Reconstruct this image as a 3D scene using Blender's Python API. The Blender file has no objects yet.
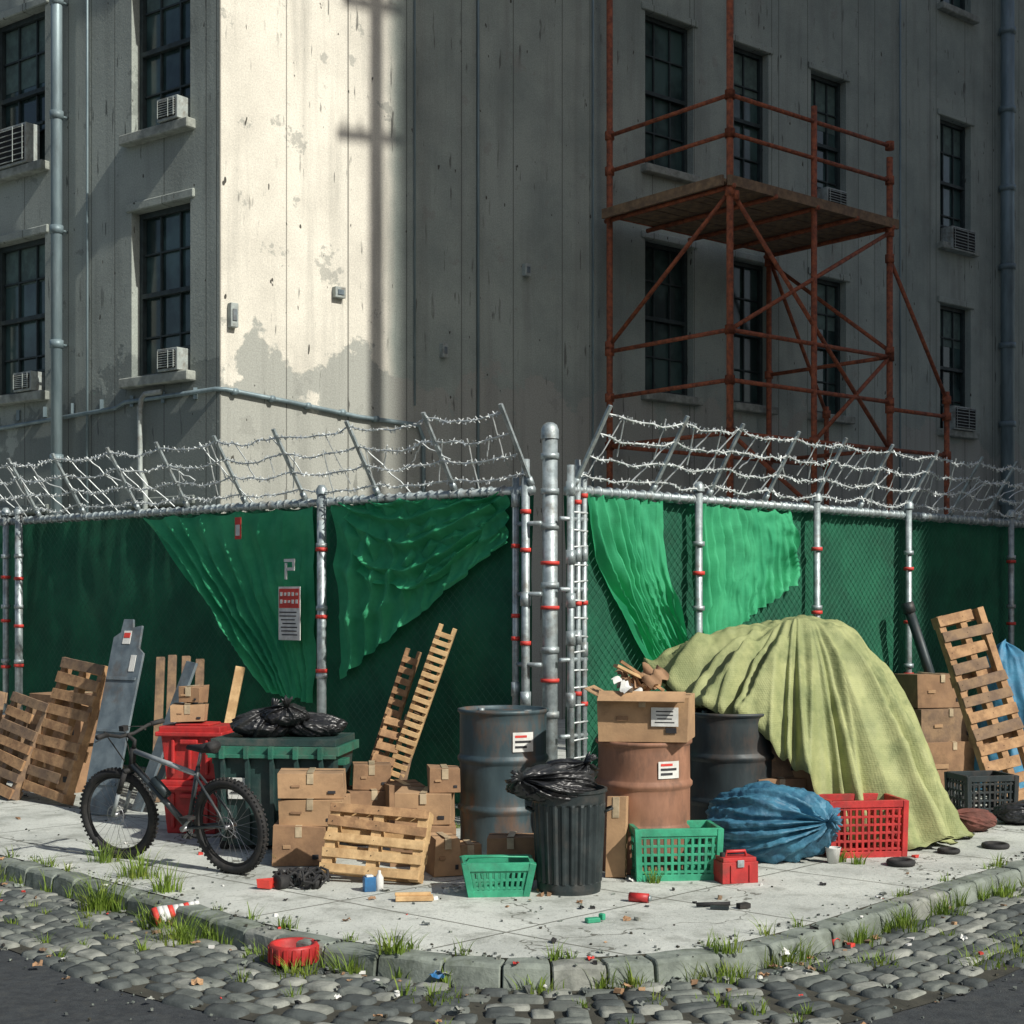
import bpy, bmesh, math, random, bisect
from mathutils import Vector, Matrix, noise
R = random.Random(7)
S = bpy.context.scene
COL = S.collection
rad = math.radians

# ------------------------------------------------------------ materials
def _nt(name):
    m = bpy.data.materials.new(name); m.use_nodes = True
    nt = m.node_tree
    return m, nt, nt.nodes['Principled BSDF']
def ramp(nt, src, a, b, ca=(0,0,0,1), cb=(1,1,1,1)):
    r = nt.nodes.new('ShaderNodeValToRGB')
    r.color_ramp.elements[0].position = a; r.color_ramp.elements[1].position = b
    r.color_ramp.elements[0].color = ca; r.color_ramp.elements[1].color = cb
    nt.links.new(src, r.inputs[0]); return r.outputs[0]
def mix(nt, fac, a, b, mode='MIX'):
    n = nt.nodes.new('ShaderNodeMix'); n.data_type = 'RGBA'; n.blend_type = mode
    for s, v in ((0, fac), (6, a), (7, b)):
        if isinstance(v, (tuple, list)): n.inputs[s].default_value = tuple(v) if len(v) == 4 else (*v, 1)
        elif isinstance(v, (int, float)): n.inputs[s].default_value = v
        else: nt.links.new(v, n.inputs[s])
    return n.outputs[2]
def mth(nt, op, a, b=None, c=None):
    n = nt.nodes.new('ShaderNodeMath'); n.operation = op
    for i, v in enumerate((a, b, c)):
        if v is None: continue
        if isinstance(v, (int, float)): n.inputs[i].default_value = v
        else: nt.links.new(v, n.inputs[i])
    return n.outputs[0]
def noi(nt, co, scale, detail=4, rough=.55, st=(1, 1, 1), off=(0, 0, 0)):
    mp = nt.nodes.new('ShaderNodeMapping'); mp.inputs['Scale'].default_value = st; mp.inputs['Location'].default_value = off
    nt.links.new(co, mp.inputs[0])
    n = nt.nodes.new('ShaderNodeTexNoise'); n.inputs['Scale'].default_value = scale
    n.inputs['Detail'].default_value = min(detail, 6); n.inputs['Roughness'].default_value = rough
    nt.links.new(mp.outputs[0], n.inputs['Vector']); return n.outputs['Fac']
def bump(nt, bs, h, st, dist=.01):
    b = nt.nodes.new('ShaderNodeBump'); b.inputs['Strength'].default_value = st; b.inputs['Distance'].default_value = dist
    nt.links.new(h, b.inputs['Height']); nt.links.new(b.outputs[0], bs.inputs['Normal'])
def coords(nt):
    return nt.nodes.new('ShaderNodeTexCoord').outputs['Object']
def M(name, c1, c2=None, rough=.7, scale=6, metal=0., bmp=.3, bs_=60, grime=.5, st=(1, 1, 1), gcol=None, trans=0., weave=0):
    c2 = c2 or tuple(x*.6 for x in c1)
    m, nt, bs = _nt(name); co = coords(nt)
    f = ramp(nt, noi(nt, co, scale, 4, .6, st), .38, .62)
    c = mix(nt, f, c1, c2)
    gn = noi(nt, co, scale*.45+1.3, 6, .7, st=st, off=(3, 7, 1))
    g = ramp(nt, gn, .5, .68)
    g = mth(nt, 'MULTIPLY', g, grime)
    c = mix(nt, g, c, gcol or tuple(x*.35+.012 for x in c1))
    nt.links.new(c, bs.inputs['Base Color'])
    bs.inputs['Metallic'].default_value = metal
    rr = mth(nt, 'MULTIPLY_ADD', gn, .5, rough-.22)
    nt.links.new(rr, bs.inputs['Roughness'])
    if bmp:
        h = noi(nt, co, bs_, 3, .6, st)
        if weave:
            sx = nt.nodes.new('ShaderNodeSeparateXYZ'); nt.links.new(co, sx.inputs[0])
            h2 = mth(nt, 'ADD', mth(nt, 'SINE', mth(nt, 'MULTIPLY', mth(nt, 'ADD', sx.outputs[0], sx.outputs[1]), weave)), mth(nt, 'SINE', mth(nt, 'MULTIPLY', sx.outputs[2], weave)))
            h = mth(nt, 'MULTIPLY_ADD', h2, .06, h)
        bump(nt, bs, h, bmp, .006)
    if trans:
        out = nt.nodes['Material Output']
        t = nt.nodes.new('ShaderNodeBsdfTranslucent'); nt.links.new(c, t.inputs[0])
        ms = nt.nodes.new('ShaderNodeMixShader'); ms.inputs[0].default_value = trans
        nt.links.new(bs.outputs[0], ms.inputs[1]); nt.links.new(t.outputs[0], ms.inputs[2]); nt.links.new(ms.outputs[0], out.inputs[0])
    return m

def wall_mat(name, light, gray, seam, shade_x=None):
    m, nt, bs = _nt(name); co = coords(nt)
    sx = nt.nodes.new('ShaderNodeSeparateXYZ'); nt.links.new(co, sx.inputs[0])
    x, z = sx.outputs[0], sx.outputs[2]
    c = mix(nt, ramp(nt, noi(nt, co, .5, 6, .65), .4, .62), light, tuple(a*.78 for a in light))
    if shade_x:   # greyer past the tower's shadow edge: its shade painted into the wall colour
        shade_f = ramp(nt, mth(nt, 'MULTIPLY', mth(nt, 'MULTIPLY_ADD', noi(nt, co, 1.2, 5), .25, x), .1), shade_x/10, shade_x/10+.02)
        c = mix(nt, shade_f, c, mix(nt, ramp(nt, noi(nt, co, .7, 6, .65), .4, .62), (.375, .415, .37), (.275, .315, .285)))
    n = noi(nt, co, .75, 6, .62, off=(5, 0, 2))
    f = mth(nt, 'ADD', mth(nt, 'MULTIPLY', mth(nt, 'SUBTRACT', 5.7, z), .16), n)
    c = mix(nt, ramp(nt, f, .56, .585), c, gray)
    n3 = noi(nt, co, 1.6, 6, .7, off=(1, 0, 9))
    c = mix(nt, mth(nt, 'MULTIPLY', ramp(nt, n3, .6, .625), .6), c, tuple(a*.8 for a in gray))
    s = ramp(nt, noi(nt, co, 2.4, 5, .6, st=(1, 1, .07)), .5, .75)
    c = mix(nt, mth(nt, 'MULTIPLY', s, .5), c, tuple(a*.42 for a in gray))
    s2 = ramp(nt, noi(nt, co, 9, 3, .5, st=(1, 1, .14), off=(2, 0, 0)), .645, .68)
    s2 = mth(nt, 'MULTIPLY', s2, ramp(nt, noi(nt, co, .6, 3), .42, .52))
    c = mix(nt, mth(nt, 'MULTIPLY', s2, .8), c, tuple(a*.28 for a in gray))
    ch = ramp(nt, noi(nt, co, 8, 2, .5, st=(1, 1, .45), off=(9, 0, 3)), .715, .73)
    c = mix(nt, ch, c, (.07, .066, .055))
    fr = mth(nt, 'FRACT', mth(nt, 'DIVIDE', x, seam))
    sm = mth(nt, 'LESS_THAN', fr, .018)
    fr2 = mth(nt, 'FRACT', mth(nt, 'DIVIDE', mth(nt, 'ADD', x, .33), seam*2.3))
    sm = mth(nt, 'MAXIMUM', sm, mth(nt, 'LESS_THAN', fr2, .008))
    c = mix(nt, mth(nt, 'MULTIPLY', sm, .62), c, (.04, .04, .034))
    sp = ramp(nt, noi(nt, co, 45, 3, .7), .35, .7, (.8, .8, .8, 1), (1.1, 1.1, 1.1, 1))
    c = mix(nt, 1., c, sp, 'MULTIPLY')
    nt.links.new(c, bs.inputs['Base Color']); bs.inputs['Roughness'].default_value = .9
    h = mth(nt, 'SUBTRACT', noi(nt, co, 18, 6, .7), mth(nt, 'MULTIPLY', sm, 1.5))
    h = mth(nt, 'SUBTRACT', h, ch)
    h = mth(nt, 'SUBTRACT', h, mth(nt, 'MULTIPLY', ramp(nt, f, .56, .585), .5))
    bump(nt, bs, h, .35, .02)
    return m

def pave_mat():
    m, nt, bs = _nt('pavement_concrete'); co = coords(nt)
    def fam(dx, dy, sp, o):
        v = nt.nodes.new('ShaderNodeVectorMath'); v.operation = 'DOT_PRODUCT'
        nt.links.new(co, v.inputs[0]); v.inputs[1].default_value = (dx, dy, 0)
        w = mth(nt, 'MULTIPLY_ADD', noi(nt, co, 1.5, 3), .05, v.outputs['Value'])
        return mth(nt, 'LESS_THAN', mth(nt, 'FRACT', mth(nt, 'DIVIDE', mth(nt, 'ADD', w, o), sp)), .014)
    j = mth(nt, 'MAXIMUM', fam(.643, .765, 1.45, .35), fam(.706, -.708, 1.45, .6))
    c = mix(nt, ramp(nt, noi(nt, co, .9, 6, .65), .38, .64), (.58, .60, .55), (.41, .43, .395))
    d = ramp(nt, noi(nt, co, 2.6, 6, .72, off=(4, 4, 0)), .50, .64)
    c = mix(nt, mth(nt, 'MULTIPLY', d, .6), c, (.20, .21, .18))
    sp = ramp(nt, noi(nt, co, 38, 4, .7), .56, .66)
    c = mix(nt, mth(nt, 'MULTIPLY', sp, .6), c, (.15, .15, .13))
    vo = nt.nodes.new('ShaderNodeTexVoronoi'); vo.feature = 'DISTANCE_TO_EDGE'; vo.inputs['Scale'].default_value = .55
    mp = nt.nodes.new('ShaderNodeVectorMath'); mp.operation = 'ADD'; nt.links.new(co, mp.inputs[0])
    nn = nt.nodes.new('ShaderNodeTexNoise'); nn.inputs['Scale'].default_value = 3; nn.inputs['Detail'].default_value = 5
    nt.links.new(co, nn.inputs['Vector']); nt.links.new(nn.outputs['Color'], mp.inputs[1]); nt.links.new(mp.outputs[0], vo.inputs['Vector'])
    cr = mth(nt, 'MULTIPLY', mth(nt, 'LESS_THAN', vo.outputs['Distance'], .007), ramp(nt, noi(nt, co, .7, 2), .45, .5))
    j2 = mth(nt, 'MAXIMUM', j, cr)
    c = mix(nt, mth(nt, 'MULTIPLY', j2, .8), c, (.09, .09, .07))
    nt.links.new(c, bs.inputs['Base Color']); bs.inputs['Roughness'].default_value = .92
    h = mth(nt, 'SUBTRACT', noi(nt, co, 30, 6, .75), mth(nt, 'MULTIPLY', j2, 1.6))
    bump(nt, bs, h, .6, .012)
    return m

PAVE = pave_mat()
ASPH = M('asphalt', (.040, .046, .050), (.024, .028, .032), .88, 18, bmp=1., bs_=90, grime=.4, gcol=(.07, .072, .066))
MORT = M('mortar_dirt', (.055, .052, .038), (.03, .03, .022), .95, 9, bmp=.6, bs_=50)
KERB = M('kerb_granite', (.23, .26, .225), (.13, .15, .13), .85, 5, bmp=.6, bs_=50, grime=.8, gcol=(.07, .085, .055))
COBB = M('cobblestone', (.17, .185, .165), (.085, .098, .09), .8, 6, bmp=.7, bs_=40, grime=.6)
COBB2 = M('cobblestone_pale', (.29, .30, .265), (.15, .16, .14), .8, 7, bmp=.7, bs_=40, grime=.5)
COBB3 = M('cobblestone_dark', (.085, .098, .094), (.046, .054, .053), .75, 6, bmp=.7, bs_=40, grime=.5)
GALV = M('galvanised_steel', (.44, .50, .51), (.28, .33, .34), .45, 12, metal=.5, bmp=.25, grime=.65, gcol=(.14, .11, .08))
WIRE = M('barbed_wire_steel', (.72, .76, .75), (.48, .51, .51), .45, 12, metal=.35, bmp=.1, grime=.3)
LINK = M('chain_link_wire', (.025, .14, .085), (.018, .10, .06), .65, 12, metal=.1, bmp=0)
SCRN = M('green_windscreen', (.013, .145, .075), (.006, .088, .048), .8, 1.6, bmp=.5, bs_=170, grime=.5, trans=.2)
DRAP = M('green_debris_netting', (.085, .60, .29), (.045, .45, .21), .72, 2.2, bmp=.5, bs_=120, grime=.35, gcol=(.045, .28, .13), trans=.42, weave=420)
RUST = M('rusty_scaffold_tube', (.40, .115, .05), (.22, .065, .035), .75, 14, metal=.1, bmp=.8, bs_=50, grime=.7, gcol=(.08, .035, .025))
WOOD = M('pallet_wood', (.45, .265, .13), (.27, .15, .075), .8, 9, bmp=.7, bs_=30, grime=.6)
WOOD2 = M('fresh_timber', (.62, .42, .21), (.42, .26, .12), .75, 8, bmp=.6, bs_=35, grime=.45)
WOOD3 = M('weathered_timber', (.27, .175, .10), (.16, .105, .07), .85, 8, bmp=.7, bs_=30, grime=.5)
CARD = M('cardboard', (.45, .28, .15), (.34, .21, .115), .85, 4, bmp=.3, bs_=40, grime=.6)
CARD2 = M('cardboard_dark', (.33, .195, .105), (.24, .14, .078), .85, 5, bmp=.3, bs_=40, grime=.65)
TAPE = M('packing_tape', (.55, .44, .29), None, .3, 8, bmp=.1, grime=.2)
PAPER = M('white_paper', (.70, .70, .66), (.56, .56, .53), .8, 12, bmp=.2, grime=.4, gcol=(.36, .34, .3))
INK = M('printed_ink', (.03, .03, .035), None, .7, 5, bmp=0)
REDS = M('red_print', (.60, .05, .035), (.5, .04, .03), .6, 10, bmp=.1, grime=.4)
REDP = M('red_plastic', (.50, .03, .028), (.33, .02, .02), .5, 7, bmp=.25, grime=.7, gcol=(.15, .04, .03))
GRNP = M('green_plastic', (.04, .34, .19), (.025, .23, .13), .5, 7, bmp=.25, grime=.65, gcol=(.05, .12, .08))
BINP = M('bin_plastic_dark', (.022, .055, .05), (.015, .035, .035), .5, 5, bmp=.3, grime=.7, gcol=(.09, .09, .08))
BINR = M('bin_rim_green', (.03, .16, .105), (.017, .10, .068), .5, 6, bmp=.3, grime=.7, gcol=(.08, .10, .08))
DRUM = M('drum_steel_blue', (.065, .10, .112), (.04, .065, .075), .5, 5, metal=.2, bmp=.4, bs_=12, grime=.9, gcol=(.15, .08, .045), st=(1, 1, .35))
DRUMD = M('drum_steel_dark', (.032, .046, .05), (.02, .028, .031), .5, 5, metal=.2, bmp=.4, bs_=12, grime=.7, gcol=(.09, .06, .045), st=(1, 1, .4))
DRUMB = M('drum_fibre_brown', (.33, .165, .10), (.22, .105, .062), .65, 5, bmp=.4, bs_=14, grime=.85, gcol=(.09, .055, .04), st=(1, 1, .4))
CANM = M('trash_can_metal', (.036, .049, .052), (.02, .028, .03), .45, 5, metal=.3, bmp=.3, bs_=30, grime=.6, gcol=(.09, .08, .07))
BLKB = M('black_bag_plastic', (.022, .024, .026), (.012, .012, .014), .36, 5, bmp=.5, bs_=18, grime=.4, gcol=(.05, .05, .048))
BLUB = M('blue_bag_plastic', (.055, .20, .30), (.022, .095, .165), .58, 6, bmp=1., bs_=28, grime=.6, gcol=(.025, .055, .08), weave=150)
BLUT = M('blue_tarpaulin', (.05, .22, .36), (.03, .13, .23), .6, 5, bmp=.6, bs_=30, grime=.6)
TARP = M('olive_tarpaulin', (.35, .37, .165), (.23, .26, .11), .72, 3, bmp=.7, bs_=45, grime=.7, gcol=(.10, .135, .055), weave=380)
GRYM = M('grey_sheet_metal', (.18, .22, .24), (.10, .13, .15), .55, 5, metal=.2, bmp=.3, bs_=20, grime=.7, gcol=(.12, .09, .07))
BLK = M('black_rubber', (.02, .02, .021), (.013, .013, .013), .75, 12, bmp=.4, bs_=90, grime=.5, gcol=(.07, .06, .05))
BIKE = M('bicycle_paint', (.05, .06, .065), (.03, .037, .04), .35, 8, bmp=.08, grime=.5, gcol=(.07, .06, .05))
BIKL = M('bicycle_paint_pale', (.32, .35, .36), (.2, .22, .23), .35, 8, bmp=.08, grime=.5, gcol=(.12, .11, .09))
CHRM = M('bicycle_alloy', (.36, .37, .38), (.25, .25, .26), .4, 8, metal=.8, bmp=.1, grime=.4)
FRAM = M('window_frame_paint', (.030, .047, .048), (.018, .029, .031), .6, 8, bmp=.3, grime=.3)
SILL = M('stone_sill', (.34, .36, .32), (.215, .23, .205), .85, 6, bmp=.5, bs_=50, grime=.65)
ACM = M('ac_casing', (.38, .42, .40), (.27, .30, .285), .6, 8, bmp=.2, grime=.75, gcol=(.15, .12, .09))
DARK = M('dark_void', (.012, .013, .014), None, .9, 3, bmp=0)
PIPE = M('downpipe_zinc', (.24, .31, .33), (.15, .205, .225), .5, 3, metal=.25, bmp=.25, grime=.7, st=(1, 1, .2))
GRS = M('grass_blades', (.22, .33, .04), (.13, .21, .03), .7, 9, bmp=0, grime=.5, gcol=(.36, .34, .07), trans=.35)
ROOF = M('roof_felt', (.06, .06, .06), None, .9, 3)
BRIK = M('brick_far', (.24, .13, .09), (.17, .09, .06), .85, 3, bmp=.3)
WHT = M('white_plastic', (.68, .68, .66), (.52, .52, .5), .5, 8, bmp=.1, grime=.5, gcol=(.3, .28, .24))
BLUP = M('blue_plastic', (.03, .15, .34), None, .4, 6, bmp=.1)
POLE = M('pole_wood', (.16, .11, .07), None, .9, 5)
def glass():
    m, nt, bs = _nt('window_glass'); co = coords(nt)
    c = mix(nt, ramp(nt, noi(nt, co, .9, 4), .42, .58), (.018, .036, .036), (.06, .11, .105))
    nt.links.new(c, bs.inputs['Base Color']); bs.inputs['Roughness'].default_value = .14
    bs.inputs['Specular IOR Level'].default_value = .6
    bump(nt, bs, noi(nt, co, 2.5, 2), .08, .02)
    return m
GLAS = glass()
BLIND = M('window_blind', (.12, .19, .17), (.08, .12, .11), .7, 6, bmp=.1)

# ------------------------------------------------------------ mesh builder
class B:
    def __init__(s): s.v = []; s.f = []; s.m = []; s.sm = []; s.mats = []; s.T = Matrix()
    def mi(s, m):
        if m not in s.mats: s.mats.append(m)
        return s.mats.index(m)
    def add(s, vs, fs, m, sm=False):
        o = len(s.v); T = s.T; k = s.mi(m)
        s.v += [tuple(T @ Vector(v)) for v in vs]
        for f in fs: s.f.append(tuple(i+o for i in f)); s.m.append(k); s.sm.append(sm)
    def box(s, c, d, m, rot=None, jit=0):
        hx, hy, hz = d[0]/2, d[1]/2, d[2]/2
        vs = [Vector((x, y, z)) for z in (-hz, hz) for y in (-hy, hy) for x in (-hx, hx)]
        if jit: vs = [v+Vector((R.uniform(-jit, jit) for _ in range(3))) for v in vs]
        if rot is not None:
            if isinstance(rot, (int, float)): rot = Matrix.Rotation(rot, 3, 'Z')
            vs = [rot @ v for v in vs]
        vs = [v+Vector(c) for v in vs]
        s.add(vs, [(0, 2, 3, 1), (4, 5, 7, 6), (0, 1, 5, 4), (2, 6, 7, 3), (0, 4, 6, 2), (1, 3, 7, 5)], m)
    def beam(s, p, q, w, h, m, up=(0, 0, 1)):
        p = Vector(p); q = Vector(q); d = (q-p); L = d.length; d.normalize()
        x = d.cross(Vector(up)); x.normalize(); y = x.cross(d)
        r = Matrix((x, d, y)).transposed()
        s.box((p+q)/2, (w, L, h), m, r)
    def tube(s, p, q, r, m, n=8, r2=None, caps=True):
        s.path([p, q], r, m, n, r2, caps)
    def path(s, pts, r, m, n=8, r2=None, caps=True, closed=False):
        pts = [Vector(p) for p in pts]; N = len(pts); vs = []; prev = None
        for i, p in enumerate(pts):
            a = pts[i-1] if (i > 0 or closed) else p; b = pts[(i+1) % N] if (i < N-1 or closed) else p
            d = (b-a).normalized()
            if prev is None:
                up = Vector((0, 0, 1)) if abs(d.z) < .9 else Vector((1, 0, 0))
                x = d.cross(up).normalized()
            else:
                x = (prev - d*prev.dot(d)).normalized()
            prev = x; y = d.cross(x)
            rr = r if r2 is None else r+(r2-r)*i/(N-1)
            for k in range(n):
                t = 2*math.pi*k/n; vs.append(p+(x*math.cos(t)+y*math.sin(t))*rr)
        fs = []
        for i in range(N if closed else N-1):
            for k in range(n):
                a = i*n+k; b = i*n+(k+1) % n; j = ((i+1) % N)*n
                fs.append((a, b, j+(k+1) % n, j+k))
        if caps and not closed: fs.append(tuple(range(n))[::-1]); fs.append(tuple((N-1)*n+k for k in range(n)))
        s.add(vs, fs, m, n > 4)
    def ring(s, c, ax, R_, r, m, n=32, k=8, fy=1.):
        ax = Vector(ax).normalized(); x = ax.orthogonal().normalized(); y = ax.cross(x); c = Vector(c)
        s.path([c+(x*math.cos(2*math.pi*i/n)+y*math.sin(2*math.pi*i/n)*fy)*R_ for i in range(n)], r, m, k, closed=True)
    def lathe(s, c, prof, m, n=36, fn=None, sm=True):
        c = Vector(c); vs = []; fs = []
        for j, (r, z) in enumerate(prof):
            for i in range(n):
                t = 2*math.pi*i/n; rr = r*(fn(t, z) if fn else 1)
                vs.append(c+Vector((rr*math.cos(t), rr*math.sin(t), z)))
        for j in range(len(prof)-1):
            for i in range(n):
                a = j*n+i; b = j*n+(i+1) % n; fs.append((a, b, b+n, a+n))
        s.add(vs, fs, m, sm)
    def grid(s, fn, nu, nv, m, sm=True, wrap=False):
        vs = [fn(i/nu, j/nv) for j in range(nv+1) for i in range(nu+1)]
        fs = [(j*(nu+1)+i, j*(nu+1)+i+1, (j+1)*(nu+1)+i+1, (j+1)*(nu+1)+i) for j in range(nv) for i in range(nu)]
        s.add(vs, fs, m, sm)
    def obj(s, name, bev=0, parent=None, mat=None, solid=0, seg=1):
        me = bpy.data.meshes.new(name)
        o3 = Vector((0, 0, 0))
        if parent is None and mat is None and s.v:
            xs = [v[0] for v in s.v]; ys = [v[1] for v in s.v]; zs = [v[2] for v in s.v]
            o3 = Vector(((min(xs)+max(xs))/2, (min(ys)+max(ys))/2, min(zs)))
        me.from_pydata([tuple(Vector(v)-o3) for v in s.v], [], s.f)
        for m in s.mats: me.materials.append(m)
        me.polygons.foreach_set('material_index', s.m); me.polygons.foreach_set('use_smooth', s.sm)
        me.update()
        o = bpy.data.objects.new(name, me); COL.objects.link(o)
        o.location = o3
        if mat is not None: o.matrix_world = mat
        if solid:
            md = o.modifiers.new('solid', 'SOLIDIFY'); md.thickness = solid
        if bev:
            md = o.modifiers.new('bevel', 'BEVEL'); md.width = bev; md.segments = seg; md.limit_method = 'ANGLE'; md.angle_limit = rad(40)
        if parent: 
            o.parent = parent
        return o
def empty(name, loc=(0, 0, 0)):
    e = bpy.data.objects.new(name, None); e.location = loc; COL.objects.link(e); return e
def F(x, y, z=0, rz=0, tilt=0, roll=0):
    return Matrix.Translation((x, y, z)) @ Matrix.Rotation(rz, 4, 'Z') @ Matrix.Rotation(tilt, 4, 'X') @ Matrix.Rotation(roll, 4, 'Y')
def nz(x, y, z=0, s=1.): return noise.noise(Vector((x*s, y*s, z*s)))

# ------------------------------------------------------------ street surface
kp = [(-18.5, 24.7), (-11.3, 18.15), (-7.2, 14.45), (-3.91, 11.45), (-2.39, 9.95), (-1.475, 9.0), (-.627, 8.42), (.153, 8.2), (1.06, 8.42), (1.72, 8.9), (2.54, 9.8), (3.82, 11.19), (7.1, 14.5), (10.8, 18.3), (17.9, 25.5)]
def catmull(P, n):
    out = []
    P = [Vector(p) for p in P]
    for i in range(1, len(P)-2):
        a, b, c, d = P[i-1:i+3]
        for k in range(n):
            t = k/n
            out.append(.5*((2*b)+(c-a)*t+(2*a-5*b+4*c-d)*t*t+(3*b-a-3*c+d)*t**3))
    out.append(P[-2]); return out
dense = catmull(kp, 60)
cum = [0]
for a, b in zip(dense, dense[1:]): cum.append(cum[-1]+(b-a).length)
def along(s, off=0.):
    s = max(0, min(cum[-1]-1e-4, s)); lo = bisect.bisect_right(cum, s)-1; hi = lo+1
    t = (s-cum[lo])/(cum[hi]-cum[lo]); p = dense[lo].lerp(dense[hi], t); d = (dense[hi]-dense[lo]).normalized()
    nrm = Vector((d.y, -d.x))
    return p+nrm*off, d, nrm
LEN = cum[-1]

b = B(); b.add([(-150, -150, -.14), (150, -150, -.14), (150, 150, -.14), (-150, 150, -.14)], [(0, 1, 2, 3)], ASPH); b.obj('road', mat=Matrix())
b = B(); n = 160; edge = [along(LEN*i/n, -.165)[0] for i in range(n+1)]
bm = bmesh.new()
poly = [(p.x, p.y) for p in edge]+[(60, 40), (60, 90), (-60, 90), (-60, 40)]
bv = [bm.verts.new((x, y, 0)) for x, y in poly]
f = bm.faces.new(bv); bmesh.ops.triangulate(bm, faces=[f]); bm.verts.index_update()
b.add([v.co.copy() for v in bm.verts], [tuple(v.index for v in f.verts) for f in bm.faces], PAVE); bm.free()
b.add([(p.x, p.y, z) for p in edge for z in (-.001, -.15)], [(2*i, 2*i+2, 2*i+3, 2*i+1) for i in range(n)], MORT)
b.obj('pavement', mat=Matrix())
b = B(); s = .0
while s < LEN-.6:
    L = R.uniform(.26, .42); k = 3; dz = R.uniform(-.008, .008); do = R.uniform(-.008, .008); vs = []; fs = []
    for i in range(k+1):
        for off, z in ((-.16, -.15), (-.16, .006+dz), (-.02, .006+dz), (.002, -.014+dz), (.022, -.15)):
            e = .008 if i in (0, k) else 0
            p, d, nn = along(s+.007+(L-.014)*i/k, off+do*(off > -.1)+R.uniform(-.003, .003)); vs.append((p.x, p.y, z-e*(z > -.1)+R.uniform(-.002, .002)))
    for i in range(k):
        for j in range(4): fs.append((i*5+j, i*5+j+1, i*5+j+6, i*5+j+5))
    fs += [(4, 3, 2, 1, 0), tuple(k*5+j for j in range(5))]
    b.add(vs, fs, R.choice([KERB, KERB, KERB, COBB2])); s += L
b.obj('kerb', bev=.007, mat=Matrix())
b = B()
n = 160
A = [along(LEN*i/n, .02)[0] for i in range(n+1)]; C_ = [along(LEN*i/n, 1.04)[0] for i in range(n+1)]
b.add([(p.x, p.y, -.134) for q in zip(A, C_) for p in q], [(2*i, 2*i+1, 2*i+3, 2*i+2) for i in range(n)], MORT)
off = .035; gs = (-1, -.88, -.5, .5, .88, 1)
for row in range(8):
    w = R.uniform(.115, .145); s = R.uniform(0, .2)
    rowend = 0 if row < 7 else .35
    while s < LEN:
        L = R.uniform(.13, .27)
        if R.random() >= rowend:
            p, d, nn = along(s+L/2, off+w/2+R.uniform(-.006, .006))
            rz = math.atan2(d.y, d.x)+R.uniform(-.09, .09); hh = R.uniform(.014, .027); tl = R.uniform(-.006, .006); tl2 = R.uniform(-.006, .006)
            ca, sa = math.cos(rz), math.sin(rz); vs = []; fs = []; sk = R.uniform(-.12, .12)
            for j in range(6):
                for i in range(6):
                    u = gs[i]; v = gs[j]
                    u2 = u*(1-.10*v*v)+sk*v*.3; v2 = v*(1-.10*u*u)
                    z = hh*(1-.10*(u*u+v*v))+u*tl+v*tl2+R.uniform(-.003, .003)
                    if i in (0, 5) or j in (0, 5): z = -.02
                    elif i in (1, 4) and j in (1, 4): z -= .006
                    x = u2*(L/2-.004); y = v2*(w/2-.004)
                    vs.append((p.x+ca*x-sa*y, p.y+sa*x+ca*y, -.132+z))
            for j in range(5):
                for i in range(5): a = j*6+i; fs.append((a, a+1, a+7, a+6))
            b.add(vs, fs, R.choice([COBB, COBB, COBB2, COBB3, COBB3] if row > 2 else [COBB, COBB, COBB2, COBB3]), True)
        s += L
    off += w
b.obj('cobblestones', mat=Matrix())

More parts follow.
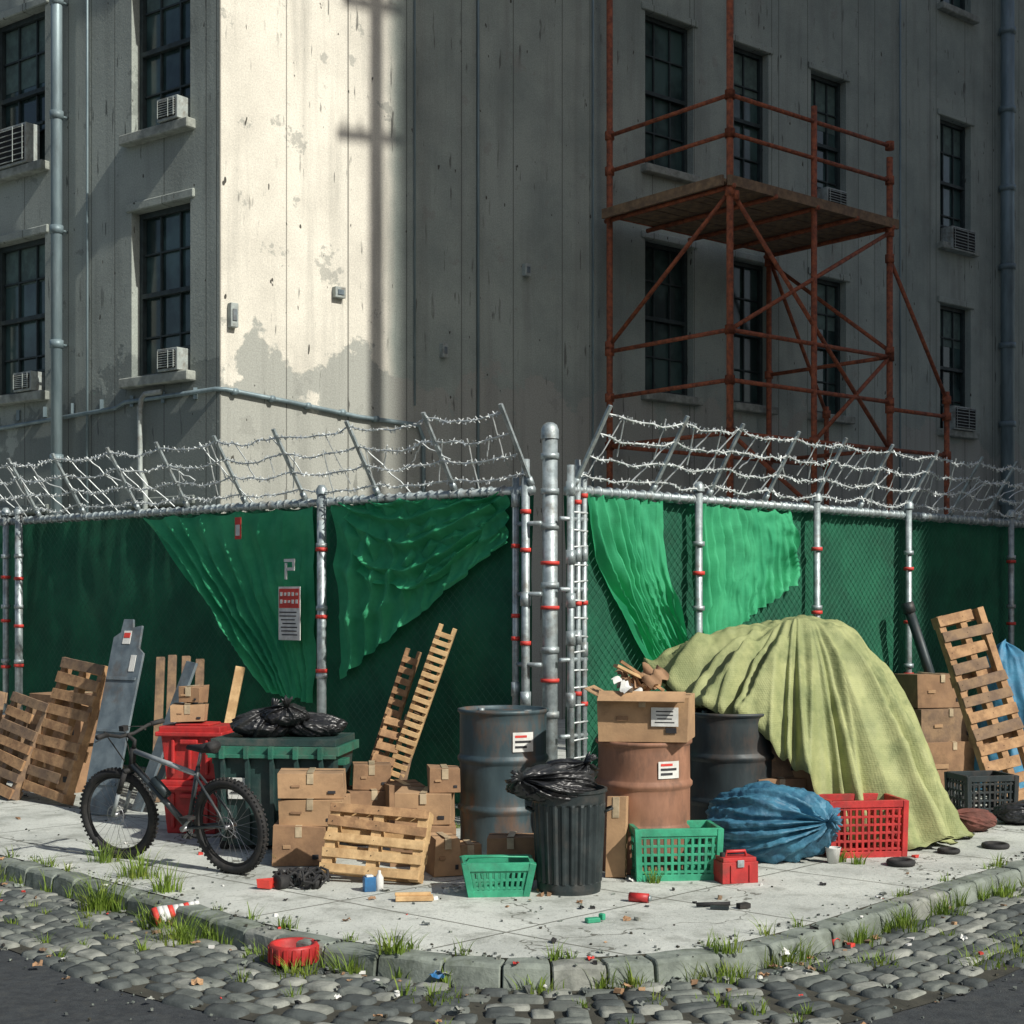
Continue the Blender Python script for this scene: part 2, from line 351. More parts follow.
# ------------------------------------------------------------ building
bld = empty('apartment_building', (-4.09, 21, 0))
def wallmesh(Lx, H, wins, wmat, name, Mw):
    b = B(); xs = sorted({0, Lx, *[w[0] for w in wins], *[w[1] for w in wins]}); zs = sorted({0, H, *[w[2] for w in wins], *[w[3] for w in wins]})
    for i in range(len(xs)-1):
        for j in range(len(zs)-1):
            cx = (xs[i]+xs[i+1])/2; cz = (zs[j]+zs[j+1])/2
            if any(w[0] < cx < w[1] and w[2] < cz < w[3] for w in wins): continue
            b.add([(xs[i], 0, zs[j]), (xs[i+1], 0, zs[j]), (xs[i+1], 0, zs[j+1]), (xs[i], 0, zs[j+1])], [(0, 1, 2, 3)], wmat)
    D = .26
    for x0, x1, z0, z1 in wins:
        b.add([(x0, 0, z0), (x1, 0, z0), (x1, 0, z1), (x0, 0, z1), (x0, D, z0), (x1, D, z0), (x1, D, z1), (x0, D, z1)],
              [(0, 4, 5, 1), (1, 5, 6, 2), (2, 6, 7, 3), (3, 7, 4, 0)], wmat)
    o = b.obj(name, mat=Mw)
    w_ = B(); sl = B()
    for x0, x1, z0, z1 in wins:
        cx = (x0+x1)/2; W = x1-x0; Hh = z1-z0
        w_.add([(x0, D-.03, z0), (x1, D-.03, z0), (x1, D-.03, z1), (x0, D-.03, z1)], [(0, 1, 2, 3)], GLAS)
        for x in (x0+.035, x1-.035): w_.box((x, D-.075, (z0+z1)/2), (.07, .08, Hh), FRAM)
        for z in (z0+.04, z1-.04): w_.box((cx, D-.075, z), (W-.145, .078, .08), FRAM)
        zm = z0+Hh*.5; w_.box((cx, D-.085, zm), (W-.145, .085, .07), FRAM)
        nc = 3 if W > 1.1 else 2
        for k in range(1, nc): w_.box((x0+W*k/nc, D-.055, (z0+z1)/2), (.028, .045, Hh-.17), FRAM)
        for k in (.25, .75): w_.box((cx, D-.056, z0+Hh*k), (W-.15, .038, .028), FRAM)
        if R.random() < .7:
            hb = Hh*R.uniform(.2, .45); w_.box((cx, D-.034, z1-.08-hb/2), (W-.16, .006, hb), BLIND)
        sl.box((cx, -.05, z0-.075), (W+.22, .22, .145), SILL)
        sl.box((cx, -.015, z1+.07), (W+.2, .05, .13), wmat)
    a = w_.obj(name+'_windows', mat=Mw, bev=.004); c = sl.obj(name+'_sills', bev=.015, mat=Mw)
    return [o, a, c]
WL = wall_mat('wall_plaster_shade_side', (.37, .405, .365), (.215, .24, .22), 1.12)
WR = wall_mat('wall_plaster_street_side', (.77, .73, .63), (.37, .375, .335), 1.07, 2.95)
xl = Vector((.797, -.604, 0)); LL = 18
ML = Matrix.Translation(Vector((-4.09, 21, 0))-xl*LL) @ Matrix(((.797, .604, 0, 0), (-.604, .797, 0, 0), (0, 0, 1, 0), (0, 0, 0, 1)))
MR = Matrix.Translation((-4.09, 21, 0)) @ Matrix(((.767, -.642, 0, 0), (.642, .767, 0, 0), (0, 0, 1, 0), (0, 0, 0, 1)))
H = 20.5
lw = []
for s0, s1 in ((.62, 1.92), (4.02, 5.45), (8.2, 9.5), (12, 13.3)):
    for z0 in (.9, 5.26, 8.84, 12.4, 16): lw.append((LL-s1, LL-s0, z0, z0+2.46))
rw = []
for c, w in ((9.0, 1.23), (11.2, .98), (13.5, 1.1), (17.85, 1.15), (22, 1.15), (26, 1.15)):
    for z0, hh in ((.9, 2.7), (5.66, 2.7), (9.65, 2.72), (14.75, 2.6)): rw.append((c-w/2, c+w/2, z0, z0+hh))
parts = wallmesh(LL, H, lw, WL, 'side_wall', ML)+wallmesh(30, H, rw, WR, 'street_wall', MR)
b = B()
c0 = Vector((-4.09, 21)); p1 = c0-Vector((xl.x, xl.y))*LL; p2 = c0+Vector((.767, .642))*30; p3 = p2+(p1-c0)
b.add([(*c0, H), (*p2, H), (*p3, H), (*p1, H), (*p2, 0), (*p3, 0), (*p1, 0)], [(0, 1, 2, 3), (1, 4, 5, 2), (2, 5, 6, 3)], ROOF)
parts.append(b.obj('roof', mat=Matrix()))
b = B()
def Lp(s, z, o=0): return ML @ Vector((LL-s, -o, z))
def Rp(s, z, o=0): return MR @ Vector((s, -o, z))
b.beam(Lp(LL, H, .15), Lp(-.2, H, .15), .5, .7, SILL); b.beam(Rp(.1, H, .15), Rp(30, H, .15), .5, .7, SILL)
parts.append(b.obj('cornice', bev=.03, mat=Matrix()))
for o in parts:
    o.parent = bld; o.matrix_parent_inverse = Matrix.Translation((4.09, -21, 0))
def downpipe(pf, s, r):
    b = B(); b.tube(pf(s, -.1, .2), pf(s, H-.3, .2), r, PIPE, 14)
    z = .6
    while z < H-1:
        b.tube(pf(s, z, .2), pf(s, z+.12, .2), r*1.22, PIPE, 14); b.tube(pf(s, z+.06, .0), pf(s, z+.06, .2), .02, PIPE, 6); z += 1.75
    b.obj('downpipe')
downpipe(Lp, 3.45, .085); downpipe(Rp, 19.55, .15)
b = B()
b.path([Lp(9, 4.62, .06), Lp(2.2, 4.85, .06), Lp(2.0, 4.92, .06), Lp(.02, 4.95, .06), Rp(.05, 4.95, .06), Rp(1.1, 4.86, .06), Rp(2.3, 4.74, .06), Rp(3.4, 4.70, .06), Rp(3.5, 4.5, .06), Rp(3.5, 3.2, .06)], .032, PIPE, 8)
for i in range(11):
    p = Lp(.5+i*.7, 4.93-.0*i, .0); b.box(p, (.05, .12, .16), PIPE)
for i in range(5): b.tube(Rp(.2+i*.6, 4.93-i*.05, 0), Rp(.2+i*.6, 4.93-i*.05, .1), .05, PIPE, 6)
b.path([Lp(1.15, 5.0, .09), Lp(1.5, 5.0, .09), Lp(1.58, 4.93, .09), Lp(1.62, 4.8, .09), Lp(1.62, 3.9, .09), Lp(1.5, 3.7, .09), Lp(1.5, 2.6, .09)], .04, ACM, 10)
b.path([Lp(2.9, 0, .05), Lp(2.9, H-1, .05)], .02, PIPE, 6)
b.path([Rp(4.6, 1, .04), Rp(4.6, H-1, .04)], .022, PIPE, 6); b.path([Rp(3.35, 5, .04), Rp(3.35, H-1, .04)], .014, PIPE, 6); b.path([Rp(7.1, 1, .04), Rp(7.1, H-1, .04)], .018, PIPE, 6); b.path([Rp(15.8, 1, .04), Rp(15.8, H-1, .04)], .02, PIPE, 6)
b.obj('wall_conduit')
b = B()
for s, z, w, h in ((.18, 6.0, .12, .34), (1.95, 6.55, .18, .16), (3.9, 5.9, .1, .22), (5.6, 7.4, .12, .2)):
    b.box(Rp(s, z, .05), (w, .1, h), ACM, math.atan2(.642, .767)); b.box(Rp(s, z, .108), (w*.6, .012, h*.5), GRYM, math.atan2(.642, .767))
b.obj('electrical_box', bev=.006)
def ac(pf, s, z, ang, w=.6, h=.42, dp=.3):
    b = B(); c = pf(s, z+h/2, .06); Mz = Matrix.Translation(c) @ Matrix.Rotation(ang, 4, 'Z'); b.T = Mz
    b.box((0, 0, 0), (w, dp, h), ACM)
    y = -dp/2
    b.box((0, y-.005, 0), (w-.07, .02, h-.07), DARK)
    for i in range(7): b.box((0, y-.02, -h/2+.06+i*(h-.12)/6), (w-.07, .016, .016), ACM)
    for x in (-w/2+.05, w*.12, w/2-.05): b.box((x, y-.032, 0), (.018, .012, h-.06), ACM)
    b.box((0, .12, h/2+.03), (w+.25, .05, .05), FRAM)
    b.obj('air_conditioner', bev=.008)
aL = math.atan2(-.604, .797); aR = math.atan2(.642, .767)
ac(Lp, .90, 5.27, aL, .44, .32, .26); ac(Lp, .90, 8.85, aL, .44, .32, .26); ac(Lp, 4.35, 5.27, aL, .46, .30, .26); ac(Lp, 4.65, 8.85, aL, .8, .62, .26)
ac(Rp, 13.5, 9.66, aR, .62, .42); ac(Rp, 17.85, 9.5, aR, .85, .5); ac(Rp, 17.9, 5.66, aR, .8, .5)
# ------------------------------------------------------------ opposite tower + utility pole
hx, hy = .741, -.671; px, py = .671, .741
q0 = 32; e0 = Vector((-1.80+hx*q0, 22.9+hy*q0))
tw = empty('office_tower', (e0.x, e0.y, 0))
b = B(); hv = Vector((hx, hy)); pv = Vector((px, py)); TH = 54
cs = [e0, e0+pv*34, e0+pv*34+hv*16, e0+hv*16]
b.add([(*c, -.14) for c in cs]+[(*c, TH) for c in cs], [(0, 4, 5, 1), (1, 5, 6, 2), (2, 6, 7, 3), (3, 7, 4, 0), (4, 7, 6, 5)], BRIK)
o = b.obj('walls', mat=Matrix()); o.parent = tw; o.matrix_parent_inverse = Matrix.Translation((-e0.x, -e0.y, 0))
b = B()
for fl in range(15):
    for k in range(9):
        c = e0+pv*(2+k*3.75)-hv*.02; b.box((c.x, c.y, 3+fl*3.4), (.06, 1.5, 1.9), GLAS, math.atan2(hy, hx)); b.box((c.x, c.y, 1.98+fl*3.4), (.2, 1.8, .14), SILL, math.atan2(hy, hx))
o = b.obj('windows', mat=Matrix()); o.parent = tw; o.matrix_parent_inverse = Matrix.Translation((-e0.x, -e0.y, 0))
b = B(); q = 11.; P0 = Vector((-2.05+hx*q, 22.69+hy*q, 0)); b.tube(P0, P0+Vector((0, 0, 22.5)), .16, POLE, 14, .11)
pd = Vector((px, py, 0))
for z, l in ((17.6, .7), (19.6, .6)):
    b.beam(P0+Vector((0, 0, z))-pd*l, P0+Vector((0, 0, z))+pd*l, .11, .12, POLE)
    for t in (-.8, -.4, .4, .8): b.tube(P0+Vector((0, 0, z+.07))+pd*l*t, P0+Vector((0, 0, z+.22))+pd*l*t, .03, ACM, 8)
b.obj('utility_pole')

# ------------------------------------------------------------ scaffolding
b = B()
wd = Vector((.767, .642, 0)); nd = Vector((.642, -.767, 0))
A1 = Vector((3.385, 23.3, 0)); dep = 2.7
def FS(l, z, o=0): return A1+wd*l-nd*o+Vector((0, 0, z))
r = .055
b.tube(FS(0, 0), FS(0, 15.5), r, RUST, 10); b.tube(FS(2.05, 0), FS(2.05, 10.1), r*.9, RUST, 10); b.tube(FS(4.1, 0), FS(4.1, 9.65), r, RUST, 10); b.tube(FS(5.8, 0), FS(5.8, 5.75), r*.9, RUST, 10)
b.tube(FS(0, 0, dep), FS(0, 15.5, dep), r, RUST, 10); b.tube(FS(4.1, 0, dep), FS(4.1, 8.8, dep), r*.9, RUST, 10); b.tube(FS(5.8, 0, dep), FS(5.8, 5.75, dep), r*.9, RUST, 10)
zp = 8.5
for z0, z1, l0, l1, o0, o1 in (
    (9.85, 9.85, 0, 4.1, 0, 0), (9.25, 9.25, 0, 4.1, 0, 0), (9.85, 9.85, 0, 0, dep, 0), (9.25, 9.25, 0, 0, dep, 0),
    (6.2, 6.2, 0, 4.1, 0, 0), (5.42, 5.42, 0, 4.1, 0, 0), (4.6, 4.6, 0, 5.8, 0, 0), (6.2, 6.2, 0, 0, dep, 0), (5.42, 5.42, 0, 0, dep, 0), (4.6, 4.6, 0, 0, dep, 0),
    (4.6, 4.6, 0, 5.8, dep, dep), (5.3, 5.3, 4.1, 5.8, 0, 0), (2.4, 2.4, 0, 5.8, 0, 0),
    (zp, zp, 0, 4.1, dep, dep), (6.2, 6.2, 4.1, 4.1, dep, 0), (4.6, 4.6, 4.1, 4.1, dep, 0),
    (6.3, 8.35, 0, 0, dep, 0), (6.2, 8.35, 0, 4.1, 0, 0), (8.3, 4.6, .1, 4.1, 0, 0), (7.9, 5.6, 4.1, 5.8, 0, 0), (4.6, 6.2, 2.05, 4.1, 0, 0), (8.4, 5.6, 4.1, 5.8, dep, dep), (8.3, 6.3, 4.1, 4.1, dep, 0), (4.6, 2.4, 0, 4.1, 0, 0)):
    p, q = FS(l0, z0, o0), FS(l1, z1, o1); b.tube(p, q, .036, RUST, 8)
    for t in (.0, 1.): b.tube(p.lerp(q, t)-Vector((0, 0, .07)), p.lerp(q, t)+Vector((0, 0, .07)), .08, RUST, 8)
for k in range(10):
    o_ = .12+k*(dep-.24)/9; b.beam(FS(-.15, zp+R.uniform(0, .012), o_), FS(4.3, zp+R.uniform(0, .012), o_), .255, .05, WOOD3)
for l in (0, 1.0, 2.05, 3.1, 4.1): b.tube(FS(l, zp-.08, -.1), FS(l, zp-.08, dep+.1), .04, RUST, 8)
b.beam(FS(-.1, zp+.0, -.06), FS(4.25, zp+.0, -.06), .05, .16, WOOD3); b.beam(FS(-.16, zp+.0, 0), FS(-.16, zp, dep), .05, .16, WOOD3)
b.obj('scaffolding')

# ------------------------------------------------------------ fence
O = Vector((.323, 12.77, 0))
DL = Vector((-.765, .643, 0)).normalized(); NL = Vector((-.643, -.765, 0)).normalized()
DR = Vector((.708, .706, 0)).normalized(); NR = Vector((.706, -.708, 0)).normalized()
def FP(side, a, z, off=0):
    D, N = (DL, NL) if side == 'L' else (DR, NR)
    return O+D*a+N*off+Vector((0, 0, z))
HR = 2.94; PO = .15
b = B()
for side, posts, end in (('L', [2.68, 7.92, 8.2, 11.2, 14], 14), ('R', [1.85, 3.8, 5.6, 8.0, 10.5, 13], 13)):
    for a in posts:
        big = a in (7.92, 2.68)
        b.tube(FP(side, a, -.02, PO), FP(side, a, HR+.09, PO), .046 if big else .036, GALV, 12); b.lathe(FP(side, a, HR+.09, PO), [(.054, -.02), (.054, .03), (.03, .07), (0, .075)], GALV, 12)
        for z in (.6, 1.25, 1.9, 2.5): b.tube(FP(side, a, z, PO), FP(side, a, z+.045, PO), .056, GALV, 12)
        if a < 9:
            for z in (1.22, 1.78, 2.42): z += R.uniform(-.2, .1); b.tube(FP(side, a, z, PO), FP(side, a, z+.035, PO), .058, REDS, 12)
        b.tube(FP(side, a, HR-.02, PO), FP(side, a, HR-.02, 0), .02, GALV, 8)
    b.tube(FP(side, .1, HR, .1), FP(side, end, HR, .1), .036, GALV, 10); b.tube(FP(side, .2, .15, 0), FP(side, end, .15, 0), .022, GALV, 8)
    a = .2
    while a < end:
        b.tube(FP(side, a, HR, .1), FP(side, a+.024, HR, .1), .05, GALV, 8); a += R.uniform(.08, .15)
b.tube(O, O+Vector((0, 0, 3.42)), .066, GALV, 18); b.lathe(O+Vector((0, 0, 3.42)), [(.076, -.05), (.076, .03), (.06, .07), (.03, .09), (0, .095)], GALV, 18)
for z in (.5, 1.0, 1.55, 2.1, 2.6, 2.9, 3.2): b.tube(O+Vector((0, 0, z)), O+Vector((0, 0, z+.05)), .08, GALV, 18)
for z in (1.3, 1.92, 2.3): b.tube(O+Vector((0, 0, z)), O+Vector((0, 0, z+.03)), .082, REDS, 18)
for side, aa, rr, top in (('L', .17, .036, 3.2), ('L', .28, .03, 3.05), ('R', .13, .032, 3.15), ('R', .22, .026, 3.2), ('R', .30, .026, 3.1)):
    b.tube(FP(side, aa, 0, .12), FP(side, aa, top, .12), rr, GALV, 12)
    for z in (1.1, 1.6, 1.9, 2.4, 2.8):
        z += R.uniform(-.1, .1); m = R.choice([GALV, GALV, REDS]); b.tube(FP(side, aa, z, .12), FP(side, aa, z+(.035 if m is REDS else .12), .12), rr*1.3, m, 12)
for z in (.8, 1.45, 2.05, 2.65): b.tube(FP('L', .3, z, .12), FP('L', 0, z, .12), .02, GALV, 8); b.tube(FP('R', .0, z+.04, .12), FP('R', .33, z+.04, .12), .02, GALV, 8)
for i in range(16): z = .5+i*.15; b.tube(FP('R', .12, z, .14), FP('R', .32, z+R.uniform(-.02, .02), .14), .009, WIRE, 5)
for side, end in (('L', 14), ('R', 13)):
    p = .062; k = -HR
    while k < end:
        for sg in (1, -1):
            a0, z0 = (k, .05) if sg == 1 else (k, HR-.02); a1, z1 = (k+HR-.07, HR-.02) if sg == 1 else (k+HR-.07, .05)
            if a0 < .25:
                t = (.25-a0)/(a1-a0)
                if t >= 1: continue
                z0 = z0+(z1-z0)*t; a0 = .25
            if a1 > end:
                t = (end-a0)/(a1-a0); z1 = z0+(z1-z0)*t; a1 = end
            if a1-a0 > .02:
                ns = max(1, int((a1-a0)/.22))
                b.path([FP(side, a0+(a1-a0)*i/ns, z0+(z1-z0)*i/ns, .038+.004*sg) for i in range(ns+1)], .002, LINK, 3, caps=False)
        k += p*1.414
b.obj('chain_link_fence')
def screen(side, a0, a1):
    def fn(u, v):
        a = a0+(a1-a0)*u; z = .06+(HR-.09)*v
        off = -.01+.03*nz(a*1.1, z*1.1, 3)+.014*nz(a*5, z*2, 9)+.008*math.sin(a*23+2*z)*(v**3)
        return FP(side, a, z+(.015*math.sin(a*17) if v > .99 else 0), off)
    return fn
b = B(); b.grid(screen('L', .2, 14), 220, 36, SCRN); b.grid(screen('R', .2, 13), 220, 36, SCRN); b.obj('green_privacy_screen', mat=Matrix())
def drape(side, TL, TR, BR, BL, nf, seed, amp=.05, bowL=0, bowR=0, bowB=0, name='green_netting', base=.05, swag=0):
    b = B()
    def fn(u, v):
        t = 1-v
        top = Vector(TL).lerp(Vector(TR), u); bot = Vector(BL).lerp(Vector(BR), u)
        p = top.lerp(bot, t)
        p.x += math.sin(math.pi*t)*(bowL*(1-u)+bowR*u)
        p.x += .03*nz(t*4, u*9, seed+3)
        p.y += -bowB*math.sin(math.pi*u)*t - .04*abs(math.sin(math.pi*u*5))*(1-t)**4+.05*nz(u*5, 0, seed)*t
        w = nz(u*3, t*1.5, seed)
        ph = u*nf*2*math.pi+2.6*w+seed
        a_ = amp*(.3+1.0*min(t, .7))
        s1 = math.sin(ph); s2 = math.sin(ph*2.1+1+t*2)
        off = base+amp*.7+a_*(1-2*abs(s1)**.7)*.7+a_*.4*s2+.03*nz(u*6, t*6, seed)+.012*nz(u*16, t*9, seed)
        if swag:
            q = t*1.0+.9*(u-.5)**2*(1-t)
            off += swag*(1-2*abs(math.sin(q*13+2*nz(u*2, t*2, seed+7))))*.8
        return FP(side, p.x, p.y, max(.045, off))
    b.grid(fn, 130, 70, DRAP); b.obj(name, mat=Matrix())
drape('L', (2.60, 2.92), (.40, 2.92), (.42, 2.50), (2.52, 1.24), 4, 1, .075, bowB=.0, swag=.03)
drape('L', (2.45, 2.93), (.45, 2.94), (.75, 2.50), (2.2, 2.25), 2.0, 4, .03, bowB=.26, swag=.055, base=.10)
drape('L', (5.6, 2.9), (2.85, 2.91), (2.88, 1.0), (3.5, 1.08), 4.5, 2, .08, swag=.012)
drape('R', (.34, 2.93), (1.38, 2.92), (1.80, 1.62), (1.30, 1.36), 4.5, 3, .08, bowL=-.16, bowR=-.10)
drape('R', (1.95, 2.92), (3.42, 2.9), (3.5, 2.15), (2.0, 1.42), 6, 5, .075, bowB=-.06, bowR=.1)
b = B()
def AO(side, a, t, w=0):
    return FP(side, a, HR+.04+.60*t+w, .10+.38*t)
for side, end in (('L', 13.5), ('R', 12.6)):
    arms = [.12 if side == 'L' else .2]; a = arms[0]
    while a < end: a += R.uniform(.8, 1.05); arms.append(a)
    for a in arms:
        b.beam(AO(side, a, -.05), AO(side, a, 1.08), .038, .022, GALV); 
        b.tube(AO(side, a, 0), AO(side, a, .1), .03, GALV, 8)
    for t in (.16, .42, .7, .98):
        pts = []
        for a, a2 in zip(arms, arms[1:]):
            for k in range(7):
                u = k/7; sag = -.05*math.sin(math.pi*u)
                pts.append(AO(side, a+(a2-a)*u, t+R.uniform(-.02, .02), sag+R.uniform(-.012, .012)))
        b.path(pts, .0085, WIRE, 5)
        for p, q in zip(pts, pts[1:]):
            for k in (.25, .75):
                c = p.lerp(q, k)
                for _ in range(2):
                    d = Vector((R.uniform(-1, 1), R.uniform(-1, 1), R.uniform(-1, 1))).normalized()*.035
                    b.tube(c-d, c+d, .005, WIRE, 3)
    a = .3
    while a < end-.6:
        t0 = R.choice([.0, .16, .42]); t1 = R.choice([.7, .98]); a2 = a+R.uniform(-.3, .45)
        pts = [AO(side, a+(a2-a)*i/5, t0+(t1-t0)*i/5, R.uniform(-.02, .02)) for i in range(6)]
        b.path(pts, .0065, WIRE, 4); a += R.uniform(.16, .3)
b.obj('barbed_wire')
def sign(side, a, z, w, h, style, name):
    b = B(); D, N = (DL, NL) if side == 'L' else (DR, NR)
    X = -D if side == 'L' else D
    m = Matrix((X, -N, Vector((0, 0, 1)))).transposed().to_4x4(); m.translation = FP(side, a, z, .23)
    b.T = m
    if style != 'p': b.box((0, 0, 0), (w, .008, h), PAPER if style != 'red' else REDS)
    if style == 'notice':
        b.box((0, -.006, h*.28), (w*.92, .003, h*.36), REDS)
        for r_ in range(2):
            for k in range(5): b.box((-w*.36+k*w*.18, -.0085, h*(.36-.14*r_)), (w*.1, .002, h*R.uniform(.04, .08)), PAPER)
        for k in range(7): b.box((R.uniform(-.02, .01), -.0055, h*(.02-.07*k)), (w*R.uniform(.55, .82), .002, h*.022), INK)
    if style == 'p':
        b.box((-w*.3, 0, -h*.1), (.03, .008, h*.8), PAPER); b.box((0, 0, h*.42), (w*.9, .009, .03), PAPER); b.box((w*.35, 0, h*.2), (.03, .008, h*.4), PAPER); b.box((0.02, 0, 0), (w*.6, .009, .03), PAPER)
    if style == 'red': b.box((0, -.006, -.02), (w*.7, .003, h*.5), PAPER)
    b.obj(name, mat=Matrix())
sign('L', 3.05, 1.87, .31, .52, 'notice', 'notice_board'); sign('L', 3.05, 2.30, .17, .2, 'p', 'parking_sticker'); sign('L', 3.82, 2.72, .09, .22, 'red', 'warning_tag')

# ------------------------------------------------------------ helpers for props
def pallet(b, T, W=1.0, L=1.2, m=WOOD, nt_=7, broken=0, th=.13):
    b.T = T
    for x in (-W/2+.04, 0, W/2-.04): b.box((x, 0, th/2), (.075, L, th-.046), m, jit=.003)
    sw = L/nt_*.68
    for k in range(nt_):
        y = -L/2+sw/2+(L-sw)*k/(nt_-1)
        w = W*(1 if R.random() > broken else R.uniform(.6, .9))
        b.box((-(W-w)/2, y, th-.012), (w, sw*R.uniform(.85, 1.1), .021), R.choice([m, m, WOOD3 if m is WOOD else WOOD]), Matrix.Rotation(R.uniform(-.025, .025), 3, 'Z'), .005)
        for x in (-W/2+.04, 0): b.box((x, y, th), (.008, .008, .004), DARK)
    for k in range(4):
        y = -L/2+sw/2+(L-sw)*k/3; b.box((0, y, .011), (W, sw, .021), m, jit=.003)
    b.T = Matrix()
def carton(b, x, y, z, w, d, h, rz=0, m=CARD, label=False, flaps=False):
    T0 = b.T; b.T = T0 @ F(x, y, z, rz)
    b.box((0, 0, h/2), (w, d, h), m, jit=.010)
    b.box((0, -d/2-.006, h-.04), (.05, .005, .08), TAPE); b.box((0, 0, h+.006), (.05, d*.98, .004), TAPE)
    b.box((0, 0, h+.0015), (w*.99, .006, .003), DARK)
    b.box((-w*.22, -d/2-.008, h*.5), (w*R.uniform(.12, .25), .003, h*.10), CARD2 if m is CARD else CARD)
    b.box((w*.32, -d/2-.008, h*.25), (w*.12, .003, h*.12), INK)
    if label:
        b.box((w*.25, -d/2-.011, h*.55), (w*.3, .004, h*.42), PAPER)
        for k in range(4): b.box((w*.25, -d/2-.014, h*(.67-.08*k)), (w*.22*R.uniform(.6, 1), .002, h*.025), INK)
    if flaps:
        b.box((0, -d/2-.05, h-.0), (w*.96, .12, .008), m, Matrix.Rotation(.6, 3, 'X')); b.box((-w/2-.05, 0, h+.02), (.12, d*.9, .008), m, Matrix.Rotation(.5, 3, 'Y'))
    b.T = T0
def crate(T, w, d, h, m, name, taper=.93, bars=9, rows=4, handle=False):
    b = B(); b.T = T
    def P(sx, sy, z):
        k = taper+(1-taper)*z/h; return Vector((sx*w/2*k, sy*d/2*k, z))
    cs = [(-1, -1), (1, -1), (1, 1), (-1, 1)]
    for c in cs: b.beam(P(*c, .0), P(*c, h), .045, .045, m, up=(0, 1, 0))
    nd_ = max(5, int(bars*d/w))
    for (a, c), n in zip(zip(cs, cs[1:]+cs[:1]), (bars, nd_, bars, nd_)):
        for z, hh in [(.02, .05), (h-.025, .055)]+[(h*(i+1)/(rows+1), .02) for i in range(rows)]:
            b.beam(P(*a, z), P(*c, z), .016 if hh < .03 else .034, hh, m)
        for i in range(1, n):
            t = i/n; p0 = P(*a, .03).lerp(P(*c, .03), t); p1 = P(*a, h-.03).lerp(P(*c, h-.03), t)
            b.beam(p0, p1, .022, .018, m, up=(0, 1, 0) if a[1] == c[1] else (1, 0, 0))
    kk = taper
    for i in range(9): b.box(((-.5+(i+.5)/9)*w*kk, 0, .012), (w*kk/14, d*kk, .012), m)
    for i in range(6): b.box((0, (-.5+(i+.5)/6)*d*kk, .02), (w*kk, d*kk/10, .012), m)
    if handle: b.path([(-.22, 0, h-.02), (-.2, -.1, h+.03), (0, -.13, h+.04), (.2, -.1, h+.03), (.22, 0, h-.02)], .007, m, 6)
    b.obj(name, bev=.003)
def drum(name, x, y, r, h, m, label=False):
    b = B()
    pr = [(0, .012), (r*.9, .012), (r*.97, 0), (r*1.015, .006), (r*1.015, .022), (r*.985, .032)]
    for k in (1/3, 2/3):
        z = h*k; pr += [(r*.985, z-.04), (r*.99, z-.03), (r*1.035, z-.012), (r*1.035, z+.012), (r*.99, z+.03), (r*.985, z+.04)]
    pr += [(r*.985, h-.04), (r*1.0, h-.03), (r*1.035, h-.02), (r*1.035, h), (r*.985, h+.003), (r*.96, h-.004), (r*.955, h-.025), (r*.9, h-.028), (0, h-.024)]
    dents = [(R.uniform(-3, 0), R.uniform(.1, .9)*h) for _ in range(8)]
    def fn(t, z):
        k = 1
        for a, zz in dents:
            dd = (math.atan2(math.sin(t-a), math.cos(t-a))/.28)**2+((z-zz)/.09)**2; k -= .03*math.exp(-dd)
        return k+.006*nz(math.cos(t)*3, math.sin(t)*3, z*4)
    fine = [pr[0]]
    for p in pr[1:]:
        q = fine[-1]
        if abs(p[1]-q[1]) > .12:
            for i in range(1, 6): fine.append((q[0]+(p[0]-q[0])*i/6, q[1]+(p[1]-q[1])*i/6))
        fine.append(p)
    b.lathe((x, y, 0), fine, m, 64, fn)
    b.lathe((x+r*.55, y-.1, h-.026), [(.035, 0), (.035, .02), (0, .022)], GALV, 12); b.lathe((x-r*.5, y+.15, h-.026), [(.025, 0), (.025, .018), (0, .02)], GALV, 12)
    if label:
        def lf(u, v):
            t = -1.35+.5*u; k = fn(t, h*.75)+.014; return (x+r*k*math.cos(t), y+r*k*math.sin(t), h*.73+h*.13*v)
        b.grid(lf, 10, 2, PAPER)
        for k_ in range(3):
            def l2(u, v, k_=k_):
                t = -1.3+(.28+.1*(k_ % 2))*u; k = fn(t, h*.75)+.02; return (x+r*k*math.cos(t), y+r*k*math.sin(t), h*(.825-.035*k_)+.018*v)
            b.grid(l2, 8, 1, REDS if k_ == 0 else INK)
    b.obj(name)
